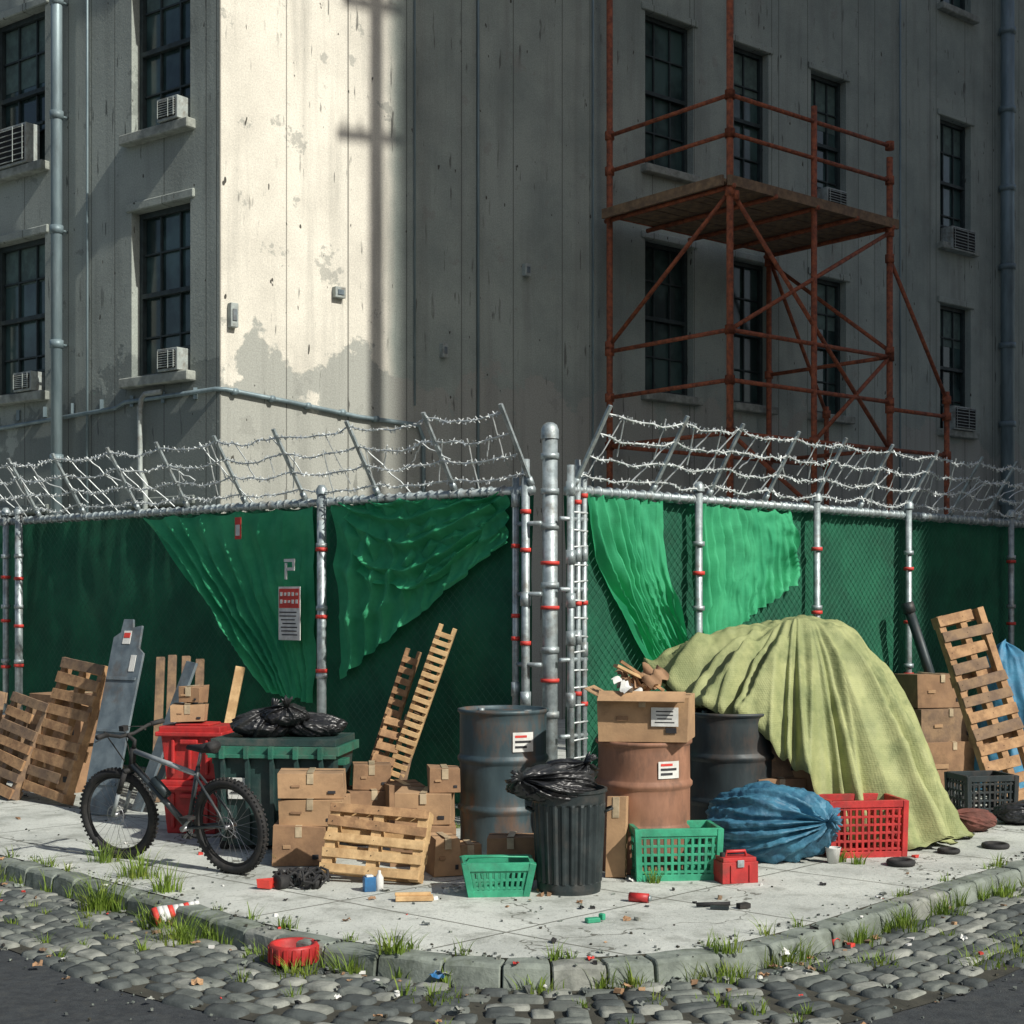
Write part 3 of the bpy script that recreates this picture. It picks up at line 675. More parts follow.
def bag(name, c, rx, ry, rz, m, seed, knot=(.4, -.6, .5), nf=9, amp=.07):
    b = B(); kd = Vector(knot).normalized(); x = kd.orthogonal().normalized(); y = kd.cross(x)
    def fn(u, v):
        th = 2*math.pi*u; ph = math.pi*v
        d = kd*math.cos(ph)+(x*math.cos(th)+y*math.sin(th))*math.sin(ph)
        w = nz(math.cos(th)*2, math.sin(th)*2, seed+v*2)
        fold = 1-2*abs(math.sin(nf*.5*th+2.5*w))
        k = 1+amp*fold*math.exp(-ph*.8)*1.6*min(1, ph*3)+.10*nz(d.x*2, d.y*2, d.z*2+seed)+.06*(.5-abs(nz(d.x*4, d.y*4, d.z*4+seed)))+.03*nz(d.x*10, d.y*10, d.z*10+seed)+.02*(.3-abs(nz(d.x*16, d.y*16, d.z*16+seed)))+amp*.4*(1-2*abs(math.sin(nf*1.1*th+4*w+seed)))*math.sin(ph)
        if ph < .35: k += .14*(1-ph/.35)
        p = Vector((d.x*rx*k, d.y*ry*k, d.z*rz*k))
        z = c[2]+rz*.92+p.z
        if z < c[2]+.012: z = c[2]+.012*R.random()
        return (c[0]+p.x, c[1]+p.y, z)
    b.grid(fn, 160, 80, m)
    b.T = Matrix.Translation(Vector((c[0]+kd.x*rx*1.14, c[1]+kd.y*ry*1.14, c[2]+rz*.92+kd.z*rz*1.14)))
    for i in range(9):
        d = (kd+Vector((R.uniform(-.7, .7), R.uniform(-.7, .7), R.uniform(-.5, .7)))).normalized()*.09
        b.path([(0, 0, 0), d*.5+Vector((0, 0, .01)), d], .022, m, 5, .006)
    b.T = Matrix()
    b.obj(name, mat=Matrix())

# ------------------------------------------------------------ left group
def lean(x, y, z, rz, ang):
    return F(x, y, z, rz, rad(90)-ang)
aLf = math.atan2(-.643, .765)
b = B(); pallet(b, lean(-4.36, 14.9, .70, aLf, rad(16)) @ Matrix.Rotation(-.10, 4, 'Z'), .74, 1.38, WOOD, 9, .2); b.obj('wooden_pallet', bev=.004)
b = B(); pallet(b, lean(-5.0, 15.3, .50, aLf, rad(20)) @ Matrix.Rotation(-.16, 4, 'Z'), .7, 1.0, WOOD3, 7, .2); b.obj('wooden_pallet', bev=.004)
b = B(); pallet(b, lean(-5.65, 15.9, .5, aLf, rad(14)) @ Matrix.Rotation(.1, 4, 'Z'), .8, 1.0, WOOD3, 6, .2); b.obj('wooden_pallet', bev=.004)
b = B(); b.T = F(-4.6, 16.0, 0, aLf)
for i in range(2): carton(b, -.1+i*.05, 0, i*.5, .9, .6, .5, .05*i, CARD2)
carton(b, -1.1, .1, 0, .8, .6, .7, 0, CARD2); b.obj('cardboard_box', bev=.006)
b = B(); b.T = lean(-3.86, 13.9, 0, aLf*.75, rad(15))
pr = [(-.2, 0), (.2, .02), (.2, .9), (.21, 1.55), (.14, 1.60), (.13, 1.82), (.02, 1.80), (.0, 1.88), (-.12, 1.88), (-.13, 1.75), (-.21, 1.7)]
b.add([(x, y, 0) for x, y in pr]+[(x, y, -.025) for x, y in pr], [tuple(range(11)), tuple(range(21, 10, -1))]+[(i, 11+i, 11+(i+1) % 11, (i+1) % 11) for i in range(11)], GRYM)
b.box((-.03, 1.7, .004), (.1, .13, .005), PAPER); b.box((-.03, 1.72, .008), (.08, .05, .004), REDS); b.box((.1, 1.45, .004), (.07, .16, .005), PAPER)
for y in (.3, .8, 1.3): b.box((0, y, .008), (.36, .03, .014), GRYM)
b.obj('metal_panel', bev=.003)
b = B(); b.T = lean(-3.55, 14.2, 0, aLf, rad(20)) @ Matrix.Rotation(-.12, 4, 'Z'); b.box((0, .75, 0), (.16, 1.5, .03), GRYM); b.box((.16, .6, -.02), (.1, 1.3, .03), DRUMD, Matrix.Rotation(-.1, 3, 'Z')); b.obj('metal_panel', bev=.004)
b = B()
for i, (u, t) in enumerate(((-3.52, 1.42), (-3.4, 1.44), (-3.26, 1.43), (-3.12, 1.40))):
    b.beam((u, 14.8, 0), (u-.04, 15.2, t), .085, .04, WOOD3, up=(0, 1, 0))
b.beam((-2.9, 14.5, .0), (-2.68, 14.8, 1.34), .09, .05, WOOD2, up=(0, 1, 0)); b.obj('timber_planks', bev=.004)
b = B(); b.T = F(-2.72, 13.0, 0, -.15)
for z0, w in ((0, .5), (.46, .52)):
    vs = []
    for zz, k in ((z0, .86), (z0+.38, 1.)):
        for sx, sy in ((-1, -1), (1, -1), (1, 1), (-1, 1)): vs.append((sx*w/2*k, sy*.2*k, zz))
    b.add(vs, [(0, 1, 5, 4), (1, 2, 6, 5), (2, 3, 7, 6), (3, 0, 4, 7), (0, 3, 2, 1)], REDP)
    b.box((0, 0, z0+.395), (w+.08, .48, .04), REDP); b.box((0, 0, z0+.435), (w+.03, .43, .05), REDP); b.box((0, 0, z0+.468), (w*.6, .3, .02), REDP)
    for x in (-.15, 0, .15): b.box((x, -.2, z0+.2), (.03, .03, .3), REDP)
    b.box((0, -.225, z0+.33), (.16, .03, .04), REDP)
b.obj('red_storage_bin', bev=.01, seg=2)
b = B(); carton(b, -2.80, 13.0, .95, .3, .26, .15, .1); carton(b, -2.77, 13.02, 1.11, .2, .2, .14, -.2, CARD2); b.obj('cardboard_box', bev=.004)
b = B(); b.T = F(-1.86, 12.25, 0, -.12)
vs = []
for z, k in ((.04, .86), (.78, 1.0)):
    for sx, sy in ((-1, -1), (1, -1), (1, 1), (-1, 1)): vs.append((sx*.50*k, sy*.33*k, z))
b.add(vs, [(0, 1, 5, 4), (1, 2, 6, 5), (2, 3, 7, 6), (3, 0, 4, 7), (0, 3, 2, 1), (4, 5, 6, 7)], BINP)
b.box((0, 0, .80), (1.08, .74, .07), BINR); b.box((0, 0, .865), (1.02, .68, .055), BINP); b.box((0, -.375, .76), (1.04, .03, .03), BINR)
for x in (-.4, -.2, 0, .2, .4): b.box((x, -.34, .42), (.035, .05, .68), BINP, Matrix.Rotation(.065, 3, 'X')); b.box((x, -.39, .79), (.04, .05, .1), BINR)
b.box((-.29, -.345, .5), (.15, .012, .17), PAPER, Matrix.Rotation(.065, 3, 'X'))
for k in range(3): b.box((-.29, -.356, .55-.04*k), (.1, .006, .012), INK)
for x in (-.52, .52): b.box((x, -.1, .7), (.06, .16, .05), BINR)
for x in (-.42, .42): b.tube((x-.03, .25, .08), (x+.03, .25, .08), .08, BLK, 18); b.tube((x-.03, -.25, .05), (x+.03, -.25, .05), .05, BLK, 14)
b.obj('recycling_bin', bev=.01, seg=2)
bag('garbage_bag', (-2.02, 12.2, .88), .26, .22, .12, BLKB, 3, (.3, -.2, .9), 8, .12); bag('garbage_bag', (-1.62, 12.25, .88), .26, .2, .10, BLKB, 8, (-.5, -.3, .8), 7, .12); bag('garbage_bag', (-1.83, 12.1, .99), .2, .16, .09, BLKB, 12, (.1, -.5, .6), 6, .12)

def bicycle():
    b = B(); rear = Vector((-2.03, 10.96, 0)); fr = Vector((-3.01, 11.61, 0)); d = (fr-rear); ang = math.atan2(d.y, d.x); WB = d.length
    b.T = F(rear.x, rear.y, 0, ang, rad(-7))
    r = .355
    def wheel(cx, steer=0):
        T0 = b.T; b.T = T0 @ Matrix.Translation((cx, 0, r)) @ Matrix.Rotation(steer, 4, 'Z')
        b.ring((0, 0, 0), (0, 1, 0), r-.032, .032, BLK, 56, 10); b.ring((0, 0, 0), (0, 1, 0), r-.068, .012, BLK, 56, 6)
        for k in range(60):
            t = 2*math.pi*k/60
            for yy in (-.016, .016): b.box(((r-.003)*math.cos(t), yy, (r-.003)*math.sin(t)), (.014, .016, .016), BLK, Matrix.Rotation(-t, 3, 'Y'))
        for k in range(28):
            t = 2*math.pi*k/28; t2 = t+(.5 if k % 2 else -.5); y = .03 if k % 4 < 2 else -.03
            b.tube((.02*math.cos(t2), y, .02*math.sin(t2)), ((r-.07)*math.cos(t), 0, (r-.07)*math.sin(t)), .0016, CHRM, 3)
        b.tube((0, -.055, 0), (0, .055, 0), .018, CHRM, 10); b.ring((0, .04, 0), (0, 1, 0), .075, .004, CHRM, 24, 5)
        b.T = T0
    wheel(0); wheel(WB, .18)
    bb = Vector((.43, 0, .31)); st = Vector((.27, 0, .78)); hd = Vector((.94, 0, .88)); hb = Vector((.975, 0, .76)); ra = Vector((0, 0, r)); fa = Vector((WB, 0, r))
    b.tube(bb, st, .018, BIKE, 10); b.tube(st-Vector((-.015, 0, .06)), hd-Vector((0, 0, .02)), .02, BIKL, 10); b.tube(bb, hb, .025, BIKE, 10); b.tube(hd, hb-Vector((-.01, 0, .04)), .026, BLK, 12)
    for y in (-.05, .05):
        b.path([bb+Vector((0, y*.5, 0)), ra+Vector((.1, y, 0)), ra+Vector((0, y, 0))], .012, BIKE, 8)
        b.path([st-Vector((-.02, -y*.4, .06)), ra+Vector((.05, y, .1)), ra+Vector((0, y, 0))], .010, BIKE, 8)
        b.tube(hb+Vector((.02, y*1.2, -.06)), fa.lerp(hb, .45)+Vector((0, y*1.2, 0)), .019, BLK, 10); b.tube(fa.lerp(hb, .5)+Vector((0, y*1.2, 0)), fa+Vector((0, y*1.2, 0)), .016, BIKL, 10)
    b.tube(hb+Vector((.02, -.07, -.05)), hb+Vector((.02, .07, -.05)), .02, BLK, 8)
    b.tube(st, st+Vector((-.045, 0, .12)), .013, CHRM, 8)
    sp = st+Vector((-.06, 0, .14)); b.path([sp+Vector((-.13, 0, .02)), sp, sp+Vector((.15, 0, .0))], .05, BLK, 10, .018)
    b.tube(sp+Vector((-.11, -.05, .02)), sp+Vector((-.11, .05, .02)), .033, BLK, 8)
    b.path([hd, hd+Vector((-.02, 0, .06)), hd+Vector((.06, 0, .10))], .016, BLK, 8)
    hc = hd+Vector((.06, 0, .10))
    b.path([hc+Vector((-.05, -.33, .05)), hc+Vector((-.02, -.2, .04)), hc+Vector((0, -.07, 0)), hc+Vector((0, .07, 0)), hc+Vector((-.02, .2, .04)), hc+Vector((-.05, .33, .05))], .014, BLK, 8)
    for s_ in (-1, 1):
        b.tube(hc+Vector((-.05, s_*.33, .05)), hc+Vector((-.03, s_*.22, .045)), .02, BLK, 8); b.tube(hc+Vector((0, s_*.19, .03)), hc+Vector((.07, s_*.25, -.01)), .006, CHRM, 6)
        b.path([hc+Vector((0, s_*.19, .03)), hc+Vector((.14, s_*.1, .04)), hd+Vector((.08, s_*.03, -.1))], .005, BLK, 5)
    b.ring(bb+Vector((0, -.05, 0)), (0, 1, 0), .09, .006, BLK, 28, 6); b.tube(bb-Vector((0, .07, 0)), bb+Vector((0, .07, 0)), .022, CHRM, 10)
    for k in range(5): t = k*1.257; b.tube(bb+Vector((0, -.05, 0)), bb+Vector((.09*math.cos(t), -.05, .09*math.sin(t))), .006, CHRM, 5)
    for s_, a in ((-1, -.7), (1, 2.44)):
        e = bb+Vector((.17*math.cos(a), s_*.075, .17*math.sin(a))); b.tube(bb+Vector((0, s_*.07, 0)), e, .011, CHRM, 8); b.box(e+Vector((0, s_*.05, 0)), (.09, .08, .022), BLK)
    b.tube(bb+Vector((0, -.05, .09)), ra+Vector((0, -.045, .045)), .005, BLK, 5); b.tube(bb+Vector((0, -.05, -.09)), ra+Vector((.03, -.045, -.09)), .005, BLK, 5); b.box(ra+Vector((.03, -.05, -.06)), (.04, .02, .09), BLK)
    b.tube(bb+(hb-bb)*.4+Vector((-.03, 0, .05)), bb+(hb-bb)*.65+Vector((-.03, 0, .05)), .035, DRUMD, 12)
    b.box(hc+Vector((.03, 0, .05)), (.05, .05, .04), BLK)
    b.obj('bicycle')
bicycle()

b = B(); carton(b, -1.60, 11.42, 0, .40, .36, .30, .0, CARD2); carton(b, -1.50, 11.45, .30, .48, .36, .2, -.1); carton(b, -1.53, 11.45, .505, .5, .34, .19, .07, CARD, False); b.obj('cardboard_box', bev=.005)
b = B(); pallet(b, lean(-.95, 10.76, .245, -.22, rad(20)) @ Matrix.Rotation(rad(-4), 4, 'Z'), .74, .50, WOOD2, 5, 0, .15)
b.T = lean(-.95, 10.76, .245, -.22, rad(20)) @ Matrix.Rotation(rad(-4), 4, 'Z')
for k in range(7): b.box((-.33+k*.11, .235, .075), (.07, .022, .10), WOOD2, jit=.003)
b.T = Matrix(); b.obj('wooden_pallet', bev=.003)
b = B(); carton(b, -.68, 11.45, 0, .5, .4, .3, .1, CARD2); carton(b, -.66, 11.5, .30, .42, .38, .24, -.05, CARD); carton(b, -.52, 11.5, .54, .24, .26, .18, .1, CARD2); carton(b, -.50, 10.95, 0, .2, .26, .28, .3, CARD); carton(b, -1.18, 12.4, 0, .4, .4, .45, .3, CARD2); carton(b, -1.16, 12.4, .45, .3, .3, .2, .1, CARD2); carton(b, -.9, 12.3, 0, .3, .4, .5, .3, CARD2); b.obj('cardboard_box', bev=.005)
b = B()
def slatladder(p, q, w, n, m):
    p = Vector(p); q = Vector(q); ax = (q-p).normalized(); side = ax.cross(Vector((0, -1, .35))).normalized(); out = side.cross(ax)
    for s_ in (-1, 1): b.beam(p+side*s_*w*.4, q+side*s_*w*.4+ax*.05, .035, .06, m, up=out)
    for i in range(n):
        c = p.lerp(q, (i+.5)/n)+out*.045*(-1 if out.y > 0 else 1); b.beam(c-side*w/2, c+side*w/2, (q-p).length/n*.6, .02, m, up=out)
slatladder((-1.38, 13.5, 0), (-.90, 13.52, 1.5), .14, 16, WOOD)
slatladder((-1.18, 13.2, 0), (-.58, 13.26, 1.72), .16, 24, WOOD2)
slatladder((-1.30, 12.95, 0), (-1.02, 13.35, .95), .2, 9, WOOD)
b.beam((-1.05, 13.1, 0), (-.72, 13.35, 1.5), .07, .04, WOOD3, up=(0, 1, 0))
b.obj('wooden_slats', bev=.003)

# ------------------------------------------------------------ centre group
drum('steel_drum', -.07, 11.76, .345, 1.15, DRUM, label=True)
b = B(); c = (.393, 10.34, 0); rr = .245; h = .70
def cf(t, z):
    return 1+(.035*math.tanh(3*math.sin(24*t)) if .07 < z < h-.09 else 0)
pr = [(0, .02), (rr*.86, .015), (rr*.88, 0), (rr*.9, .03), (rr*.9, .068), (rr*.9, .075)]+[(rr*(.9+.1*k/6), .08+(h-.18)*k/6) for k in range(7)]+[(rr*1.02, h-.085), (rr*1.03, h-.02), (rr*1.08, h-.012), (rr*1.08, h+.008), (rr*1.0, h+.01), (rr*.98, h-.02)]
b.lathe(c, pr, CANM, 192, cf, False)
b.lathe(c, [(rr*.98, h-.02), (rr*.85, .1), (0, .09)], DARK, 40)
for s_ in (-1, 1): b.path([(c[0]+s_*rr, c[1]-.06, h-.15), (c[0]+s_*(rr+.05), c[1]-.05, h-.13), (c[0]+s_*(rr+.05), c[1]+.05, h-.13), (c[0]+s_*rr, c[1]+.06, h-.15)], .009, CANM, 6)
b.obj('trash_can')
bag('garbage_bag', (.28, 10.28, .63), .29, .26, .12, BLKB, 21, (-.5, -.5, .3), 12, amp=.14); bag('garbage_bag', (.38, 10.40, .72), .2, .18, .09, BLKB, 25, (.4, -.3, .5), 10, amp=.14)
crate(F(-.10, 10.24, 0, .08), .46, .32, .23, GRNP, 'shopping_basket', .8, 11, 3, True)
b = B(); carton(b, 0.0, 10.85, 0, .34, .26, .30, -.08, CARD2); carton(b, -.32, 11.0, 0, .16, .2, .22, .2, CARD); b.obj('cardboard_box', bev=.005)
drum('fibre_drum', .985, 11.22, .35, .96, DRUMB, label=True)
b = B(); carton(b, 1.0, 11.15, .97, .66, .48, .33, -.22, CARD, True, True); b.obj('cardboard_box', bev=.006)
b = B()
for i in range(6):
    d = Matrix.Rotation(R.uniform(-.6, .6), 3, 'Y') @ Matrix.Rotation(R.uniform(-.5, .5), 3, 'X') @ Matrix.Rotation(R.uniform(0, 3), 3, 'Z')
    cc = Vector((.85+i*.035, 11.1+R.uniform(-.1, .1), 1.34+R.uniform(0, .05)+.01*i)); 
    def fp(u, v, cc=cc, d=d, i=i): return cc+d @ Vector(((u-.5)*.24, (v-.5)*.18, .08*nz(u*3, v*3, i*5)+.03*math.sin(u*9+i)))
    b.grid(fp, 12, 10, R.choice([CARD, CARD2, PAPER]))
b.beam((.76, 11.0, 1.52), (1.08, 11.15, 1.36), .07, .02, WOOD2); b.beam((.80, 11.05, 1.55), (1.12, 11.1, 1.33), .05, .02, WOOD); b.obj('crumpled_paper', mat=Matrix())
b = B(); b.T = F(.75, 10.82, 0, -.25, rad(-6)); b.box((0, 0, .29), (.14, .10, .58), CARD, jit=.006); b.box((0, -.055, .5), (.05, .004, .15), TAPE); b.obj('cardboard_tube_box', bev=.006)
crate(F(1.17, 10.87, 0, .1), .60, .38, .37, GRNP, 'milk_crate', .95, 12, 5)
drum('steel_drum', 1.80, 12.42, .37, 1.08, DRUMD)
bag('blue_trash_bag', (2.00, 11.60, 0), .50, .38, .30, BLUB, 5, (.75, -.75, .15), 15, amp=.12)
crate(F(2.74, 11.86, 0, .15), .60, .42, .44, REDP, 'milk_crate', .96, 12, 6)
b = B(); b.T = F(1.59, 10.66, 0, .25)
b.box((0, 0, .075), (.27, .17, .15), REDP); b.box((0, 0, .165), (.25, .15, .03), REDP); b.path([(-.08, 0, .17), (-.07, 0, .215), (.07, 0, .215), (.08, 0, .17)], .012, REDP, 8); b.box((0, -.09, .14), (.05, .015, .05), GALV); b.tube((-.1, 0, .17), (-.1, 0, .21), .02, BLK, 10)
b.box((-.07, -.088, .07), (.012, .012, .12), REDP); b.box((.07, -.088, .07), (.012, .012, .12), REDP); b.obj('red_toolbox', bev=.015, seg=3)
b = B(); b.lathe((2.44, 11.4, 0), [(0, .004), (.04, .002), (.058, .115), (.062, .12), (.056, .12), (.04, .01)], WHT, 20); b.obj('paper_cup')

# tarpaulin over pile
C = Vector((2.47, 12.9)); 
keys = [(-180, 1.22, 1.40), (-150, 1.14, 1.20), (-125, .98, 1.04), (-105, .92, .78), (-88, .92, .42), (-70, .98, .06), (-45, 1.22, .0), (-20, 1.32, .0), (0, 1.36, .0), (30, 1.35, .0), (60, 1.15, .1), (100, 1.05, .5), (140, 1.15, 1.1), (180, 1.22, 1.40)]
def kv(deg):
    i = max(0, min(len(keys)-2, bisect.bisect([k[0] for k in keys], deg)-1)); a, c = keys[i], keys[i+1]; t = (deg-a[0])/(c[0]-a[0]); t = t*t*(3-2*t)
    return a[1]+(c[1]-a[1])*t, a[2]+(c[2]-a[2])*t
b = B()
def tf(u, v):
    deg = -180+360*u; th = rad(deg); Rr, zh = kv(deg); t = v*1.06
    tt = min(t, 1.); cx, sy = math.cos(th), math.sin(th)
    w1 = nz(cx*2, sy*2, 4); w2 = nz(cx*3, sy*3, 8)
    f1 = 1-2*abs(math.sin(th*6.5+2.2*w1+tt*1.5))**.8
    f2 = 1-2*abs(math.sin(th*14.5+3*w2-tt*1.8))
    f3 = nz(cx*9, sy*9, tt*1.5)
    fold = f1+.7*f2+.5*f3
    fa = max(0, tt-.14)
    rad_ = Rr*(tt**.80)*(1+.095*fold*fa)
    x = C.x+cx*rad_; y = C.y+sy*rad_
    g = (.0 if tt < .20 else ((tt-.20)/.80)**1.35)
    g += .06*math.sin(math.pi*g)*math.sin(th*3+1)
    z = 1.81-(1.81-zh)*g+.085*fold*fa*(1 if zh > .2 else .6)+.08*nz(x*2.5, y*2.5, 2)+.06*(.4-abs(nz(x*4.5, y*4.5, 5)))+.022*nz(x*12, y*12, 7)
    z -= .10*(1-math.exp(-((x-C.x)**2)*8))*max(0, 1-tt*2)
    if t > 1: z = z-.05 if zh > .1 else z
    if z < .012: z = .012+.01*R.random()
    if t > 1 and zh < .1: x += cx*.05; y += sy*.05
    return (x, y, z)
b.grid(tf, 420, 100, TARP); b.obj('tarpaulin', solid=.006, mat=Matrix())
b = B(); carton(b, 2.5, 12.95, 0, 1.0, .8, .8, .1, CARD2); carton(b, 2.5, 12.95, .8, .8, .6, .7, .0, CARD2); carton(b, 2.15, 12.35, 0, .4, .4, .55, .2, CARD2); carton(b, 2.45, 12.4, 0, .35, .35, .7, -.2, CARD); carton(b, 2.2, 12.4, .55, .3, .3, .3, .0, WOOD3); b.obj('cardboard_box', bev=.005)

# ------------------------------------------------------------ right group
b = B(); pallet(b, lean(4.72, 15.0, .93, .25, rad(14)) @ Matrix.Rotation(.20, 4, 'Z'), .56, 1.95, WOOD, 12, .15); b.obj('wooden_pallet', bev=.004)
b = B(); b.T = F(4.58, 16.1, 0, .3)
carton(b, 0, 0, 0, .8, .6, .5, 0, CARD2); carton(b, -.05, 0, .5, .75, .55, .35, .08, WOOD3); carton(b, -.1, 0, .86, .6, .5, .35, -.05, CARD2); carton(b, -.65, .05, 0, .5, .5, .75, .1, CARD2); b.obj('cardboard_box', bev=.005)
b = B()
def bt(u, v):
    th = 2*math.pi*u; k = 1-v; r_ = .50*(.35+.65*(k**.7 if k > 0 else 0))*(1+.12*(1-2*abs(math.sin(th*4.5+2*nz(math.cos(th), math.sin(th), 3))))*k+.12*nz(math.cos(th)*2, math.sin(th)*2, v*4)+.06*nz(math.cos(th)*6, math.sin(th)*6, v*9))
    if v > .9: r_ *= max(0, (1-v)/.1)**.5
    return (5.38+r_*math.cos(th)-.16*(1-k), 15.85+r_*math.sin(th)*.8, 1.55*v+.08*nz(math.cos(th)*2, math.sin(th)*2, v*5))
b.grid(bt, 120, 60, BLUT); b.obj('blue_tarpaulin', mat=Matrix())
crate(F(4.38, 14.0, 0, .2), .48, .4, .38, DRUMD, 'plastic_crate', .95, 9, 4)
bag('brown_sack', (3.95, 13.0, 0), .24, .18, .10, M('sack_brown', (.17, .06, .045), (.10, .04, .03), .85, 8), 31, (-.6, -.4, .5), 7)
bag('garbage_bag', (4.55, 13.4, 0), .24, .18, .1, BLKB, 33, (.2, -.5, .5), 7); bag('garbage_bag', (3.7, 13.6, 0), .24, .18, .12, BLKB, 35, (.2, -.5, .5), 7)
b = B(); b.path([FP('R', 5.65, 0, .8), FP('R', 5.5, 1.25, .45), FP('R', 5.35, 1.95, .28)], .055, DRUMD, 12); b.tube(FP('R', 5.37, 1.86, .30), FP('R', 5.35, 1.97, .275), .07, DRUMD, 12); b.obj('drain_pipe')

# ------------------------------------------------------------ street litter
def cone(x, y, z, rz, L=.34, r0=.07):
    b = B(); b.T = F(x, y, z, rz) @ Matrix.Rotation(rad(74), 4, 'Y'); k = [r0*(1-.8*i/9) for i in range(10)]; sd_ = R.random()*9
    for i in range(9):
        b.lathe((0, 0, 0), [(k[i], L*i/9), (k[i+1], L*(i+1)/9)], (REDS, WHT, WHT)[i % 3], 24, lambda t, z: 1+.22*nz(math.cos(t)*1.5, math.sin(t)*1.5, z*9+sd_))
    b.obj('striped_paper_cone', solid=.003)
cone(-2.32, 9.72, -.06, .35, .30, .065); cone(2.60, 9.92, -.06, 2.3, .24, .035); cone(1.98, 9.15, -.09, 2.3, .26, .03)
b = B(); c = (-1.27, 8.72, -.105); b.lathe(c, [(0, .012), (.10, .01), (.125, .0), (.14, .05), (.145, .10), (.135, .115), (.115, .11), (.11, .03), (0, .025)], REDP, 32)
for k in range(18): t = k*math.pi/9; b.box((c[0]+.143*math.cos(t), c[1]+.143*math.sin(t), c[2]+.055), (.012, .02, .09), REDP, t)
b.obj('red_plastic_tub')
b = B()
for i in range(9):
    x0, y0 = -1.52+R.uniform(-.15, .15), 10.45+R.uniform(-.1, .1)
    pts = []; a = R.uniform(0, 6.28)
    for k in range(14): a += R.uniform(-.2, .9); pts.append((x0+.09*math.cos(a)+R.uniform(-.03, .03), y0+.07*math.sin(a), .02+abs(.09*math.sin(k*.9+i))))
    b.path(pts, .011, BLK, 6)
for i in range(6): b.box((-1.52+R.uniform(-.2, .2), 10.42+R.uniform(-.1, .1), .04), (.09, .06, .06), (BLK, REDS, DRUMD)[i % 3], R.uniform(0, 3), .01)
b.tube((-1.62, 10.35, .05), (-1.57, 10.4, .05), .05, BLK, 16); b.tube((-1.38, 10.36, .04), (-1.34, 10.4, .04), .04, BLK, 16); b.obj('scrap_cables', bev=.003)
b = B(); b.ring((2.93, 11.3, .025), (0, 0, 1), .085, .025, BLK, 26, 8); b.ring((3.45, 11.85, .02), (0, 0, 1), .07, .02, BLK, 24, 8); b.ring((3.9, 12.1, .02), (0, 0, 1), .09, .022, BLK, 24, 8); b.obj('rubber_ring')
b = B(); b.box((-.65, 9.97, .02), (.25, .09, .03), WOOD2, .08); b.box((-.66, 9.98, .045), (.24, .03, .02), WOOD2, .1); b.obj('timber_offcut', bev=.003)
b = B(); b.T = F(-.98, 10.30, 0, .3); b.box((0, 0, .05), (.08, .07, .1), BLUP); b.lathe((0.07, 0, 0), [(0, 0), (.03, 0), (.03, .09), (.012, .12), (.012, .14), (0, .14)], WHT, 12); b.box((0, 0, .105), (.05, .05, .015), WHT); b.obj('drink_carton', bev=.004)
b = B(); b.tube((.78, 9.95, .032), (.9, 9.9, .032), .03, REDP, 14); b.tube((.905, 9.9, .03), (.915, 9.895, .03), .02, GALV, 10); b.obj('soda_can')
b = B(); b.tube((1.2, 9.75, .02), (1.42, 9.78, .02), .014, BLK, 8); b.box((1.5, 9.72, .02), (.08, .05, .03), BLK, .4); b.box((1.34, 9.68, .015), (.12, .03, .02), DRUMD, -.2); b.obj('broken_tool')
b = B(); b.box((.5, 9.3, .015), (.09, .05, .03), GRNP, .4); b.box((.56, 9.33, .03), (.03, .04, .04), GRNP, .8); b.obj('plastic_scrap', bev=.005)
b = B()
mats = [PAPER, CARD, WHT, BLK, REDS, CARD2, KERB, COBB, BLK, CARD2, COBB3, KERB, COBB2, WOOD3, CARD2, COBB]
def flake(x, y, z, s_, m):
    d = Matrix.Rotation(R.uniform(0, 6.28), 3, 'Z') @ Matrix.Rotation(R.uniform(-.4, .4), 3, 'X'); k = R.random()*50
    b.grid(lambda u, v: Vector((x, y, z+s_*.25))+d @ Vector(((u-.5)*s_, (v-.5)*s_*.7, s_*.4*nz(u*3, v*3, k))), 4, 4, m, False)
for i in range(420):
    s = R.gauss(LEN/2, 4.8); off = R.choice([R.uniform(-.14, 1.2), R.uniform(-4.0, -.2), R.uniform(.02, .3)])
    if not 0 < s < LEN: continue
    p, d, nn = along(s, off); z = 0 if off < 0 else -.112
    sz = R.uniform(.012, .05)
    if R.random() < .5: flake(p.x, p.y, z, sz*1.3, R.choice(mats))
    else: b.box((p.x, p.y, z+sz*.2), (sz, sz*R.uniform(.4, .9), sz*R.uniform(.3, .7)), R.choice(mats), Matrix.Rotation(R.uniform(0, 3), 3, 'Z') @ Matrix.Rotation(R.uniform(-.3, .3), 3, 'X'), sz*.12)
for i in range(2000):
    s = R.uniform(LEN*.2, LEN*.8); off = R.choice([R.uniform(-2.6, 1.9), R.gauss(.04, .05), R.gauss(-.22, .06), R.gauss(1.05, .15)]); p, d, nn = along(s, off); z = 0 if off < 0 else -.13; sz = R.uniform(.005, .018)
    b.box((p.x, p.y, z+sz*.3), (sz, sz*.8, sz*.7), R.choice([KERB, COBB, COBB3, MORT]), R.uniform(0, 3), sz*.15)
for (x, y, z, s_) in ((-.98, 8.75, -.1, .09), (-.7, 8.55, -.1, .11), (-.4, 8.3, -.1, .09), (1.6, 8.8, -.1, .09)):
    for _ in range(3): flake(x+R.uniform(-.05, .05), y+R.uniform(-.05, .05), z+R.uniform(0, .03), s_, R.choice([PAPER, WHT, BLUP]))
b.obj('litter', mat=Matrix())
b = B()
